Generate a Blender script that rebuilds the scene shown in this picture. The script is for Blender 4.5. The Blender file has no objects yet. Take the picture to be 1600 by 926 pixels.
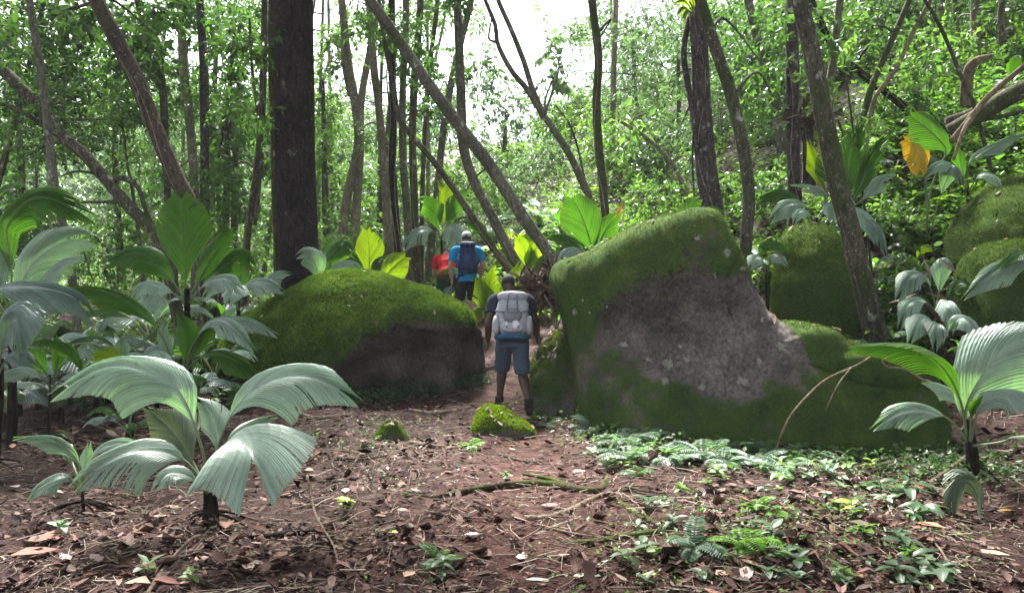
import bpy, math, random
import numpy as np
from mathutils import Vector, Matrix

# ------------------------------------------------------------------ camera, sky, sun, exposure
scene = bpy.context.scene
COL = scene.collection
F_PX, HORIZON, EYE = 1200.0, 440.0, 1.6          # photo pixels (1600 x 926) and eye height in metres

cam_data = bpy.data.cameras.new('camera')
cam_data.sensor_width = 36.0
cam_data.lens = 36.0 * F_PX / 1600.0
cam_data.shift_y = (HORIZON - 463.0) / 1600.0
cam_data.clip_start, cam_data.clip_end = 0.05, 600.0
camera = bpy.data.objects.new('camera', cam_data)
camera.location = (0, 0, EYE)
camera.rotation_euler = (math.radians(90), 0, 0)
COL.objects.link(camera)
scene.camera = camera

SUN_EL, SUN_AZ = math.radians(56), math.radians(-14)   # ahead of the camera, a little to the left
world = bpy.data.worlds.new('World')
scene.world = world
world.use_nodes = True
wn, wl = world.node_tree.nodes, world.node_tree.links
wn.clear()
sky = wn.new('ShaderNodeTexSky')
sky.sky_type = 'NISHITA'
sky.sun_disc = False
sky.sun_elevation = SUN_EL
sky.sun_rotation = SUN_AZ
sky.air_density, sky.dust_density, sky.ozone_density = 1.0, 2.0, 1.0
hs = wn.new('ShaderNodeHueSaturation')
hs.inputs['Saturation'].default_value = 0.35         # thin bright cloud
bg = wn.new('ShaderNodeBackground')
bg.inputs['Strength'].default_value = 0.085
wo = wn.new('ShaderNodeOutputWorld')
wl.new(sky.outputs[0], hs.inputs['Color'])
wl.new(hs.outputs[0], bg.inputs['Color'])
wl.new(bg.outputs[0], wo.inputs['Surface'])

sun_data = bpy.data.lights.new('sun', 'SUN')
sun_data.energy = 5.0
sun_data.angle = math.radians(9)
sun_data.color = (1.0, 0.97, 0.92)
sun = bpy.data.objects.new('sun', sun_data)
sdir = Vector((math.sin(SUN_AZ) * math.cos(SUN_EL), math.cos(SUN_AZ) * math.cos(SUN_EL), math.sin(SUN_EL)))
sun.rotation_euler = sdir.to_track_quat('Z', 'Y').to_euler()
sun.location = sdir * 60
COL.objects.link(sun)

scene.view_settings.view_transform = 'Standard'
scene.view_settings.look = 'None'
scene.view_settings.gamma = 1.0
scene.view_settings.use_curve_mapping = False
scene.view_settings.exposure = 2.52
scene.cycles.use_denoising = True
scene.cycles.max_bounces = 7
scene.cycles.diffuse_bounces = 3
scene.cycles.glossy_bounces = 2
scene.cycles.transmission_bounces = 4
scene.cycles.volume_bounces = 0
scene.cycles.sample_clamp_indirect = 6.0

# ------------------------------------------------------------------ helpers
def at(px, py, d):
    """photo pixel and distance -> point in the place"""
    return np.array(((px - 800.0) / F_PX * d, d, EYE + (HORIZON - py) / F_PX * d))

def _hash(ix, iy, iz, seed):
    h = (ix.astype(np.int64) * 374761393 + iy.astype(np.int64) * 668265263 + iz.astype(np.int64) * 2147483647 + seed * 1274126177) & 0xFFFFFFFF
    h = ((h ^ (h >> 13)) * 1274126177) & 0xFFFFFFFF
    h = ((h ^ (h >> 16)) * 2246822519) & 0xFFFFFFFF
    return ((h ^ (h >> 15)) & 0xFFFFFF) / float(0xFFFFFF) * 2 - 1

def vnoise(p, seed=0):
    p = np.asarray(p, float)
    i = np.floor(p).astype(np.int64)
    f = p - i
    u = f * f * (3 - 2 * f)
    r = 0
    for dx in (0, 1):
        for dy in (0, 1):
            for dz in (0, 1):
                w = (u[:, 0] if dx else 1 - u[:, 0]) * (u[:, 1] if dy else 1 - u[:, 1]) * (u[:, 2] if dz else 1 - u[:, 2])
                r = r + w * _hash(i[:, 0] + dx, i[:, 1] + dy, i[:, 2] + dz, seed)
    return r

def fbm(p, seed=0, octaves=4, gain=0.5):
    p = np.asarray(p, float)
    a, s, t = 1.0, 0.0, 0.0
    for o in range(octaves):
        s = s + a * vnoise(p * (2.03 ** o) + 17.3 * o, seed + o)
        t += a
        a *= gain
    return s / t

def sstep(a, b, x):
    t = np.clip((x - a) / (b - a), 0, 1)
    return t * t * (3 - 2 * t)

def ground(x, y):
    """height of the forest floor"""
    x, y = np.atleast_1d(np.asarray(x, float)), np.atleast_1d(np.asarray(y, float))
    z = 0.72 * sstep(9.6, 14.6, y) + 0.05 * np.clip(y - 14.5, 0, 17)
    q = (x - 3.7) * 0.8 + (y - 8.1) * 0.55
    q = np.where(y < 8.1, (x - 3.7) * 0.8 + (y - 8.1) * 0.25, q)
    soft = np.log1p(np.exp(np.clip(q * 2.2, -40, 40))) / 2.2
    soft = np.minimum(soft, 9 + 0.1 * soft) * sstep(60, 22, y)
    z = z + 0.62 * soft * sstep(-6, 0.5, x)
    z = z + 0.05 * np.clip(-x - 4, 0, 20) * sstep(6, 14, y)
    z = z + np.clip(y - 31, 0, 32) * 0.36
    path = np.exp(-((x - 0.02 * y) / 0.55) ** 2) * sstep(13, 10, y)
    p = np.stack([x, y, np.zeros_like(x)], 1)
    n = 0.10 * fbm(p * 0.55, 3, 3) + 0.058 * fbm(p * 2.3, 5, 3) * (1 - 0.5 * path) + 0.012 * fbm(p * 9, 9, 2)
    return z + n - 0.05 * path

_TX, _TY = np.arange(-13, 17, 0.08), np.arange(2.5, 26, 0.08)
_g = np.meshgrid(_TX, _TY, indexing='ij')
_TZ = ground(_g[0].ravel(), _g[1].ravel()).reshape(_g[0].shape)
_UX, _UY = np.arange(-60, 60, 0.4), np.arange(20, 75, 0.4)
_g = np.meshgrid(_UX, _UY, indexing='ij')
_UZ = ground(_g[0].ravel(), _g[1].ravel()).reshape(_g[0].shape)
def gz(x, y):
    """one height, from a table where there is one"""
    i, j = (x + 13) / 0.08, (y - 2.5) / 0.08
    if 0 <= i < len(_TX) - 1 and 0 <= j < len(_TY) - 1:
        a, b = int(i), int(j); u, v = i - a, j - b
        return float((_TZ[a, b] * (1 - u) + _TZ[a + 1, b] * u) * (1 - v) + (_TZ[a, b + 1] * (1 - u) + _TZ[a + 1, b + 1] * u) * v)
    i, j = (x + 60) / 0.4, (y - 20) / 0.4
    if 0 <= i < len(_UX) - 1 and 0 <= j < len(_UY) - 1:
        return float(_UZ[int(i + .5), int(j + .5)])
    return float(ground(x, y)[0])

ORG = {}
def _origin(o):
    return ORG[o.name]

def mesh_np(name, V, Fs, mat=None, smooth=True, col=None, attrs=None):
    V = np.ascontiguousarray(V, np.float32)
    if not isinstance(Fs, (list, tuple)):
        Fs = [Fs]
    Fs = [np.asarray(f, np.int32) for f in Fs if len(f)]
    me = bpy.data.meshes.new(name)
    me.vertices.add(len(V))
    me.vertices.foreach_set('co', V.ravel())
    li = np.concatenate([f.ravel() for f in Fs])
    tot = np.concatenate([np.full(len(f), f.shape[1], np.int32) for f in Fs])
    st = np.concatenate([[0], np.cumsum(tot)[:-1]]).astype(np.int32)
    me.loops.add(len(li))
    me.loops.foreach_set('vertex_index', li)
    me.polygons.add(len(tot))
    me.polygons.foreach_set('loop_start', st)
    me.update(calc_edges=True)
    me.polygons.foreach_set('use_smooth', np.full(len(tot), bool(smooth)))
    if col is not None:
        c = np.ones((len(V), 4), np.float32)
        c[:, :3] = col
        a = me.color_attributes.new('tint', 'FLOAT_COLOR', 'POINT')
        a.data.foreach_set('color', c.ravel())
    for k, v in (attrs or {}).items():
        a = me.attributes.new(k, 'FLOAT', 'POINT')
        a.data.foreach_set('value', np.asarray(v, np.float32))
    if mat is not None:
        me.materials.append(mat)
    return me

def tag(o, label=None, cat=None, group=None, kind=None):
    if label: o['label'] = label
    if cat: o['category'] = cat
    if group: o['group'] = group
    if kind: o['kind'] = kind
    return o

def thing(name, label, cat, loc=(0, 0, 0), group=None):
    o = bpy.data.objects.new(name, None)
    o.empty_display_size = 0.1
    o.location = [float(c) for c in loc]
    COL.objects.link(o)
    ORG[o.name] = np.array(loc, float)
    return tag(o, label, cat, group)

def part(name, V, Fs, mat, parent=None, smooth=True, col=None, attrs=None, label=None, kind=None):
    """a mesh given in world coordinates; its data is stored relative to the thing it belongs to"""
    org = ORG[parent.name] if parent is not None else np.zeros(3)
    o = bpy.data.objects.new(name, mesh_np(name, np.asarray(V) - org, Fs, mat, smooth, col, attrs))
    COL.objects.link(o)
    if parent is not None:
        o.parent = parent
    ORG[o.name] = org
    return tag(o, label, None, None, kind)

def single(name, V, Fs, mat, label, cat, loc, group=None, **k):
    """a thing that is one mesh"""
    o = bpy.data.objects.new(name, mesh_np(name, np.asarray(V) - np.asarray(loc), Fs, mat, **k))
    o.location = [float(c) for c in loc]
    COL.objects.link(o)
    ORG[o.name] = np.array(loc, float)
    return tag(o, label, cat, group)

def copy_tree(o, parent=None):
    c = o.copy()
    COL.objects.link(c)
    if parent is not None:
        c.parent = parent
    for ch in list(o.children):
        copy_tree(ch, c)
    return c

def join(parts):
    Vs, out, n = [], {}, 0
    for V, Fs in parts:
        for f in (Fs if isinstance(Fs, (list, tuple)) else [Fs]):
            f = np.asarray(f)
            if len(f):
                out.setdefault(f.shape[1], []).append(f + n)
        Vs.append(V)
        n += len(V)
    return np.concatenate(Vs), [np.concatenate(v) for v in out.values()]

def spline(pts, n):
    """Catmull-Rom through pts, n samples evenly spaced along its length"""
    P = np.asarray(pts, float)
    if len(P) == 2:
        return P[0] + (P[1] - P[0]) * np.linspace(0, 1, n)[:, None]
    Q = np.vstack([2 * P[0] - P[1], P, 2 * P[-1] - P[-2]])
    t = np.linspace(0, 1, 14, endpoint=False)[:, None]
    segs = []
    for i in range(len(P) - 1):
        a, b, c, d = Q[i], Q[i + 1], Q[i + 2], Q[i + 3]
        segs.append(0.5 * ((2 * b) + (c - a) * t + (2 * a - 5 * b + 4 * c - d) * t ** 2 + (3 * b - a - 3 * c + d) * t ** 3))
    D = np.vstack(segs + [P[-1:]])
    s = np.concatenate([[0], np.cumsum(np.linalg.norm(np.diff(D, axis=0), axis=1))])
    u = np.linspace(0, s[-1], n)
    return np.stack([np.interp(u, s, D[:, k]) for k in range(3)], 1)

def unit(v):
    v = np.asarray(v, float)
    return v / np.maximum(np.linalg.norm(v, axis=-1, keepdims=True), 1e-9)

def tube(pts, r, n=24, sides=10, rough=0.06, seed=0, flat=None):
    """closed tapered tube; r is a list of radii along it"""
    C = spline(pts, n)
    r = np.interp(np.linspace(0, 1, n), np.linspace(0, 1, len(r)), r)
    T = unit(np.gradient(C, axis=0))
    up = np.array((0.3, 0.9, 0.2)) if abs(T[0][2]) > 0.5 else np.array((0, 0, 1.0))
    A = np.zeros_like(T)
    a = unit(np.cross(T[0], up))
    for i in range(n):
        a = unit(a - T[i] * np.dot(a, T[i]))
        A[i] = a
    B = np.cross(T, A)
    th = np.linspace(0, 2 * math.pi, sides, endpoint=False)
    ring = np.cos(th)[None, :, None] * A[:, None, :] + np.sin(th)[None, :, None] * B[:, None, :]
    V = (C[:, None, :] + ring * r[:, None, None]).reshape(-1, 3)
    if rough:
        rr = np.repeat(r, sides)
        dirs = ring.reshape(-1, 3)
        k = 0.55 / max(np.mean(r), 1e-4)
        amt = rough * (0.7 * fbm(V * np.array((k, k, k * 0.35)), seed, 2) + 0.8 * vnoise(V * np.array((k * .3, k * .3, k * .12)), seed + 7))
        V = V + dirs * (rr * amt)[:, None]
    i, j = np.meshgrid(np.arange(n - 1), np.arange(sides), indexing='ij')
    q = np.stack([i * sides + j, i * sides + (j + 1) % sides, (i + 1) * sides + (j + 1) % sides, (i + 1) * sides + j], -1).reshape(-1, 4)
    V = np.vstack([V, C[:1], C[-1:]])
    j = np.arange(sides)
    c0 = np.stack([np.full(sides, n * sides), (j + 1) % sides, j], 1)
    c1 = np.stack([np.full(sides, n * sides + 1), (n - 1) * sides + j, (n - 1) * sides + (j + 1) % sides], 1)
    return V, [q, np.vstack([c0, c1])]

def ellipsoid(c, r, nu=20, nv=14, p=2.0, rot=None):
    """superellipsoid: p = 2 is an ellipsoid, larger is boxier"""
    u = np.linspace(0, 2 * math.pi, nu, endpoint=False)
    v = np.linspace(-math.pi / 2, math.pi / 2, nv)[1:-1]
    f = lambda w: np.sign(w) * np.abs(w) ** (2.0 / p)
    U, W = np.meshgrid(u, v)
    X = np.stack([f(np.cos(W)) * f(np.cos(U)), f(np.cos(W)) * f(np.sin(U)), f(np.sin(W))], -1).reshape(-1, 3)
    X = np.vstack([X, [[0, 0, -1], [0, 0, 1]]]) * np.asarray(r, float)
    if rot is not None:
        X = X @ np.asarray(rot).T
    m = len(v)
    i, j = np.meshgrid(np.arange(m - 1), np.arange(nu), indexing='ij')
    q = np.stack([i * nu + j, i * nu + (j + 1) % nu, (i + 1) * nu + (j + 1) % nu, (i + 1) * nu + j], -1).reshape(-1, 4)
    j = np.arange(nu)
    c0 = np.stack([np.full(nu, m * nu), (j + 1) % nu, j], 1)
    c1 = np.stack([np.full(nu, m * nu + 1), (m - 1) * nu + j, (m - 1) * nu + (j + 1) % nu], 1)
    return X + np.asarray(c, float), [q, np.vstack([c0, c1])]

def rot_xyz(ax, ay, az):
    return np.array(Matrix.Rotation(az, 3, 'Z') @ Matrix.Rotation(ay, 3, 'Y') @ Matrix.Rotation(ax, 3, 'X'))

# ------------------------------------------------------------------ materials
def new_mat(name):
    m = bpy.data.materials.new(name)
    m.use_nodes = True
    n = m.node_tree.nodes
    n.clear()
    out = n.new('ShaderNodeOutputMaterial')
    return m, n, m.node_tree.links, out

def ramp(n, stops):
    r = n.new('ShaderNodeValToRGB')
    e = r.color_ramp.elements
    while len(e) < len(stops):
        e.new(0.5)
    for k, (p, c) in zip(e, stops):
        k.position = p
        k.color = (*c, 1)
    return r

def noise_node(n, l, vec, scale, detail=4, rough=0.6, dist=0.0):
    t = n.new('ShaderNodeTexNoise')
    t.inputs['Scale'].default_value = scale
    t.inputs['Detail'].default_value = detail
    t.inputs['Roughness'].default_value = rough
    t.inputs['Distortion'].default_value = dist
    l.new(vec, t.inputs['Vector'])
    return t

def mapped(n, l, scale=(1, 1, 1), src='Object'):
    tc = n.new('ShaderNodeTexCoord')
    mp = n.new('ShaderNodeMapping')
    mp.inputs['Scale'].default_value = scale
    l.new(tc.outputs[src], mp.inputs['Vector'])
    return mp.outputs[0]

def mixc(n, l, fac, a, b, mode='MIX'):
    m = n.new('ShaderNodeMix')
    m.data_type = 'RGBA'
    m.blend_type = mode
    for i, s in ((0, fac), (6, a), (7, b)):
        if isinstance(s, (int, float)):
            m.inputs[i].default_value = s
        elif isinstance(s, tuple):
            m.inputs[i].default_value = (*s, 1)
        else:
            l.new(s, m.inputs[i])
    return m.outputs[2]

def bump(n, l, h, strength, dist):
    b = n.new('ShaderNodeBump')
    b.inputs['Strength'].default_value = strength
    b.inputs['Distance'].default_value = dist
    l.new(h, b.inputs['Height'])
    return b.outputs[0]

def principled(n, l, out, color, rough=0.8, spec=0.3, normal=None):
    p = n.new('ShaderNodeBsdfPrincipled')
    if isinstance(color, tuple): p.inputs['Base Color'].default_value = (*color, 1)
    else: l.new(color, p.inputs['Base Color'])
    if isinstance(rough, (int, float)): p.inputs['Roughness'].default_value = rough
    else: l.new(rough, p.inputs['Roughness'])
    p.inputs['Specular IOR Level'].default_value = spec
    if normal is not None: l.new(normal, p.inputs['Normal'])
    if out is not None: l.new(p.outputs[0], out.inputs['Surface'])
    return p

def bark(name, dark, light, lichen=(0.45, 0.47, 0.42), lichen_at=0.62, moss=None, moss_at=0.6, rings=False):
    m, n, l, out = new_mat(name)
    v = mapped(n, l, (1, 1, 0.28))
    v2 = mapped(n, l, (1, 1, 0.7))
    a = noise_node(n, l, v, 26, 7, 0.75)
    c = ramp(n, [(0.32, tuple(x * 0.6 for x in dark)), (0.42, dark), (0.66, light)])
    l.new(a.outputs[0], c.inputs[0])
    col = c.outputs[0]
    b = noise_node(n, l, v2, 7, 5, 0.65)
    lr = ramp(n, [(lichen_at, (0, 0, 0)), (lichen_at + 0.08, (1, 1, 1))])
    l.new(b.outputs[0], lr.inputs[0])
    col = mixc(n, l, lr.outputs[0], col, lichen)
    sp = noise_node(n, l, v2, 31, 4, 0.6)
    sr = ramp(n, [(lichen_at + 0.01, (0, 0, 0)), (lichen_at + 0.06, (1, 1, 1))])
    l.new(sp.outputs[0], sr.inputs[0])
    col = mixc(n, l, sr.outputs[0], col, tuple(min(1, x * 0.8) for x in lichen))
    tn = noise_node(n, l, v2, 1.6, 4, 0.6)
    tr = ramp(n, [(0.3, (0.55, 0.55, 0.55)), (0.7, (1.3, 1.3, 1.3))])
    l.new(tn.outputs[0], tr.inputs[0])
    col = mixc(n, l, 1.0, col, tr.outputs[0], 'MULTIPLY')
    if moss:
        g = noise_node(n, l, v2, 2.3, 5, 0.65)
        mr = ramp(n, [(moss_at - 0.08, (0, 0, 0)), (moss_at + 0.08, (1, 1, 1))])
        l.new(g.outputs[0], mr.inputs[0])
        col = mixc(n, l, mr.outputs[0], col, moss)
    h = a.outputs[0]
    if rings:
        v3 = mapped(n, l, (0.35, 0.35, 2.4))
        r = noise_node(n, l, v3, 9, 4, 0.6)
        h = mixc(n, l, 0.5, h, r.outputs[0])
    principled(n, l, out, col, 0.92, 0.08, bump(n, l, h, 1.0, 0.03))
    return m

def leaf_mat(name, tint=None, top=None, trans=0.4, tcol=(1.5, 1.7, 0.5), rough=0.45, spec=0.4, vary=0.25, veins=False):
    """foliage: colour from the per-leaf tint attribute or a fixed top colour"""
    m, n, l, out = new_mat(name)
    if top is None:
        at_ = n.new('ShaderNodeAttribute')
        at_.attribute_name = 'tint'
        col = at_.outputs['Color']
    else:
        oi = n.new('ShaderNodeObjectInfo')
        v = mapped(n, l)
        nz = noise_node(n, l, v, 5, 4, 0.6)
        c = ramp(n, [(0.25, tuple(x * (1 - vary) for x in top)), (0.75, tuple(x * (1 + vary) for x in top))])
        l.new(nz.outputs[0], c.inputs[0])
        hs_ = n.new('ShaderNodeHueSaturation')
        mr = n.new('ShaderNodeMapRange')
        mr.inputs['To Min'].default_value = 1 - vary
        mr.inputs['To Max'].default_value = 1 + vary
        l.new(oi.outputs['Random'], mr.inputs[0])
        l.new(mr.outputs[0], hs_.inputs['Value'])
        l.new(c.outputs[0], hs_.inputs['Color'])
        col = hs_.outputs[0]
        # blemishes
        bz = noise_node(n, l, v, 23, 3, 0.7)
        br = ramp(n, [(0.64, (0, 0, 0)), (0.72, (1, 1, 1))])
        l.new(bz.outputs[0], br.inputs[0])
        f = n.new('ShaderNodeMath'); f.operation = 'MULTIPLY'; f.inputs[1].default_value = 0.45
        l.new(br.outputs[0], f.inputs[0])
        col = mixc(n, l, f.outputs[0], col, (0.13, 0.10, 0.05))
        if veins:
            sa = n.new('ShaderNodeAttribute'); sa.attribute_name = 'streak'
            cm = n.new('ShaderNodeCombineColor')
            for q_ in range(3): l.new(sa.outputs['Fac'], cm.inputs[q_])
            col = mixc(n, l, 1.0, col, cm.outputs[0], 'MULTIPLY')
            ta = n.new('ShaderNodeAttribute'); ta.attribute_name = 'withered'
            col = mixc(n, l, ta.outputs['Fac'], col, (0.16, 0.10, 0.045))
    p = principled(n, l, None, col, rough, spec)
    t = n.new('ShaderNodeBsdfTranslucent')
    tc = mixc(n, l, 1.0, col, tcol, 'MULTIPLY')
    l.new(tc, t.inputs['Color'])
    ms = n.new('ShaderNodeMixShader')
    ms.inputs[0].default_value = trans
    l.new(p.outputs[0], ms.inputs[1])
    l.new(t.outputs[0], ms.inputs[2])
    l.new(ms.outputs[0], out.inputs['Surface'])
    return m

def plain(name, color, rough=0.7, spec=0.3, vary=0.15, scale=18, bmp=0.2):
    m, n, l, out = new_mat(name)
    v = mapped(n, l)
    a = noise_node(n, l, v, scale, 5, 0.65)
    c = ramp(n, [(0.3, tuple(x * (1 - vary) for x in color)), (0.7, tuple(min(1, x * (1 + vary)) for x in color))])
    l.new(a.outputs[0], c.inputs[0])
    principled(n, l, out, c.outputs[0], rough, spec, bump(n, l, a.outputs[0], bmp, 0.01))
    return m

def tint_mat(name, rough=0.75, spec=0.3):
    m, n, l, out = new_mat(name)
    a = n.new('ShaderNodeAttribute')
    a.attribute_name = 'tint'
    v = mapped(n, l)
    z = noise_node(n, l, v, 60, 3, 0.6)
    r = ramp(n, [(0.3, (0.75, 0.75, 0.75)), (0.7, (1.2, 1.2, 1.2))])
    l.new(z.outputs[0], r.inputs[0])
    principled(n, l, out, mixc(n, l, 1.0, a.outputs['Color'], r.outputs[0], 'MULTIPLY'), rough, spec)
    return m

M = {}
M['bark_dark'] = bark('bark_dark', (0.014, 0.010, 0.011), (0.050, 0.037, 0.037), (0.12, 0.11, 0.10), 0.62, (0.03, 0.036, 0.018), 0.66, rings=True)
M['bark_red'] = bark('bark_red', (0.05, 0.033, 0.028), (0.135, 0.095, 0.078), (0.30, 0.28, 0.25), 0.61, (0.055, 0.065, 0.028), 0.62)
M['bark_grey'] = bark('bark_grey', (0.09, 0.08, 0.065), (0.21, 0.19, 0.155), (0.44, 0.44, 0.39), 0.6, (0.07, 0.09, 0.03), 0.6)
M['bark_brown'] = bark('bark_brown', (0.05, 0.042, 0.033), (0.145, 0.125, 0.095), (0.36, 0.36, 0.31), 0.60, (0.055, 0.075, 0.025), 0.58)
M['bark_pale'] = bark('bark_pale', (0.15, 0.125, 0.095), (0.32, 0.27, 0.21), (0.5, 0.48, 0.42), 0.6, (0.10, 0.12, 0.05), 0.66)
M['bark_mossy'] = bark('bark_mossy', (0.05, 0.045, 0.03), (0.14, 0.12, 0.085), (0.34, 0.34, 0.28), 0.63, (0.045, 0.07, 0.018), 0.54)
M['bark_purple'] = bark('bark_purple', (0.045, 0.032, 0.036), (0.13, 0.10, 0.10), (0.30, 0.28, 0.26), 0.6)
M['stick'] = bark('stick', (0.14, 0.10, 0.07), (0.32, 0.25, 0.18), (0.4, 0.36, 0.3), 0.66)
M['foliage'] = leaf_mat('foliage', trans=0.42, tcol=(1.35, 1.65, 0.8), rough=0.42, spec=0.4)
M['far_foliage'] = leaf_mat('far_foliage', trans=0.4, tcol=(1.3, 1.5, 0.9), rough=0.42, spec=0.5)
M['silver'] = leaf_mat('sky_sheen_palm_leaf', top=(0.26, 0.335, 0.28), trans=0.25, tcol=(1.0, 1.6, 0.4), rough=0.4, spec=0.5, vary=0.2, veins=True)  # sheen of the sky on the leaf put into a pale base colour
M['grey'] = leaf_mat('shaded_palm_leaf', top=(0.125, 0.175, 0.155), trans=0.2, tcol=(1.0, 1.6, 0.4), rough=0.4, spec=0.5, vary=0.25, veins=True)  # darkened silver leaf, with the undergrowth's shade put into its colour
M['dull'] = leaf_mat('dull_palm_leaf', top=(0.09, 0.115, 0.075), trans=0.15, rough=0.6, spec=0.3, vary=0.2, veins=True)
M['green'] = leaf_mat('green_palm_leaf', top=(0.048, 0.125, 0.016), trans=0.45, tcol=(1.7, 1.9, 0.5), rough=0.4, spec=0.4, vary=0.2, veins=True)
M['lime'] = leaf_mat('lime_palm_leaf', top=(0.13, 0.21, 0.012), trans=0.58, tcol=(1.9, 1.9, 0.35), rough=0.45, spec=0.35, vary=0.15, veins=True)
M['yellow'] = leaf_mat('yellow_palm_leaf', top=(0.50, 0.36, 0.02), trans=0.3, tcol=(1.5, 1.2, 0.4), rough=0.5, spec=0.3, vary=0.15, veins=True)
M['petiole'] = plain('petiole', (0.13, 0.17, 0.09), 0.5, 0.4)
M['palm_stub'] = bark('palm_stub', (0.008, 0.006, 0.005), (0.045, 0.032, 0.024), (0.09, 0.075, 0.06), 0.66)
M['litter'] = tint_mat('litter', 0.75, 0.14)
# ------------------------------------------------------------------ the forest floor
def build_ground():
    ys = np.concatenate([np.linspace(-4, 2.6, 12, endpoint=False), 2.6 * (20 / 2.6) ** np.linspace(0, 1, 330, endpoint=False), np.linspace(20, 75, 60, endpoint=False), np.linspace(75, 300, 12)])
    xs0 = np.concatenate([np.linspace(-140, -14, 14, endpoint=False), np.linspace(-14, -8, 40, endpoint=False), np.linspace(-8, 8, 420, endpoint=False), np.linspace(8, 14, 40, endpoint=False), np.linspace(14, 140, 14)])
    X, Y = np.meshgrid(xs0, ys)
    x, y = X.ravel(), Y.ravel()
    z = ground(x, y)
    p = np.stack([x, y, z], 1)
    near = sstep(22, 12, y) * sstep(14, 9, np.abs(x))
    z = z + near * (0.008 * fbm(p * 25, 31, 2) + 0.010 * np.abs(fbm(p * 11, 37, 2)))
    V = np.stack([x, y, z], 1)
    n0, n1 = X.shape
    i, j = np.meshgrid(np.arange(n0 - 1), np.arange(n1 - 1), indexing='ij')
    q = np.stack([i * n1 + j, i * n1 + j + 1, (i + 1) * n1 + j + 1, (i + 1) * n1 + j], -1).reshape(-1, 4)
    pathm = np.exp(-((x - 0.02 * y) / 0.8) ** 2) * sstep(16, 11, y)
    m, n, l, out = new_mat('red_forest_soil')
    v = mapped(n, l)
    a = noise_node(n, l, v, 6, 8, 0.7)
    c = ramp(n, [(0.3, (0.010, 0.0042, 0.003)), (0.5, (0.030, 0.0115, 0.008)), (0.72, (0.068, 0.028, 0.020))])
    l.new(a.outputs[0], c.inputs[0])
    b = noise_node(n, l, v, 60, 5, 0.75)
    c2 = ramp(n, [(0.3, (0.55, 0.55, 0.55)), (0.7, (1.35, 1.3, 1.3))])
    l.new(b.outputs[0], c2.inputs[0])
    col = mixc(n, l, 1.0, c.outputs[0], c2.outputs[0], 'MULTIPLY')
    pa = n.new('ShaderNodeAttribute'); pa.attribute_name = 'trodden'
    col = mixc(n, l, pa.outputs['Fac'], col, mixc(n, l, 1.0, col, (1.7, 1.55, 1.5), 'MULTIPLY'))
    g = noise_node(n, l, v, 1.1, 5, 0.6)
    gr = ramp(n, [(0.58, (0, 0, 0)), (0.72, (1, 1, 1))])
    l.new(g.outputs[0], gr.inputs[0])
    fa = n.new('ShaderNodeAttribute'); fa.attribute_name = 'mossy'
    f = n.new('ShaderNodeMath'); f.operation = 'MULTIPLY'
    l.new(gr.outputs[0], f.inputs[0]); l.new(fa.outputs['Fac'], f.inputs[1])
    col = mixc(n, l, f.outputs[0], col, (0.05, 0.075, 0.02))
    rr = ramp(n, [(0.35, (0.95, 0.95, 0.95)), (0.7, (0.55, 0.55, 0.55))])
    l.new(a.outputs[0], rr.inputs[0])
    principled(n, l, out, col, rr.outputs[0], 0.16, bump(n, l, b.outputs[0], 0.8, 0.02))
    o = part('forest_floor', V, [q], m, attrs={'trodden': pathm, 'mossy': sstep(9, 13, y)})
    o['kind'] = 'structure'
build_ground()

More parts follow.
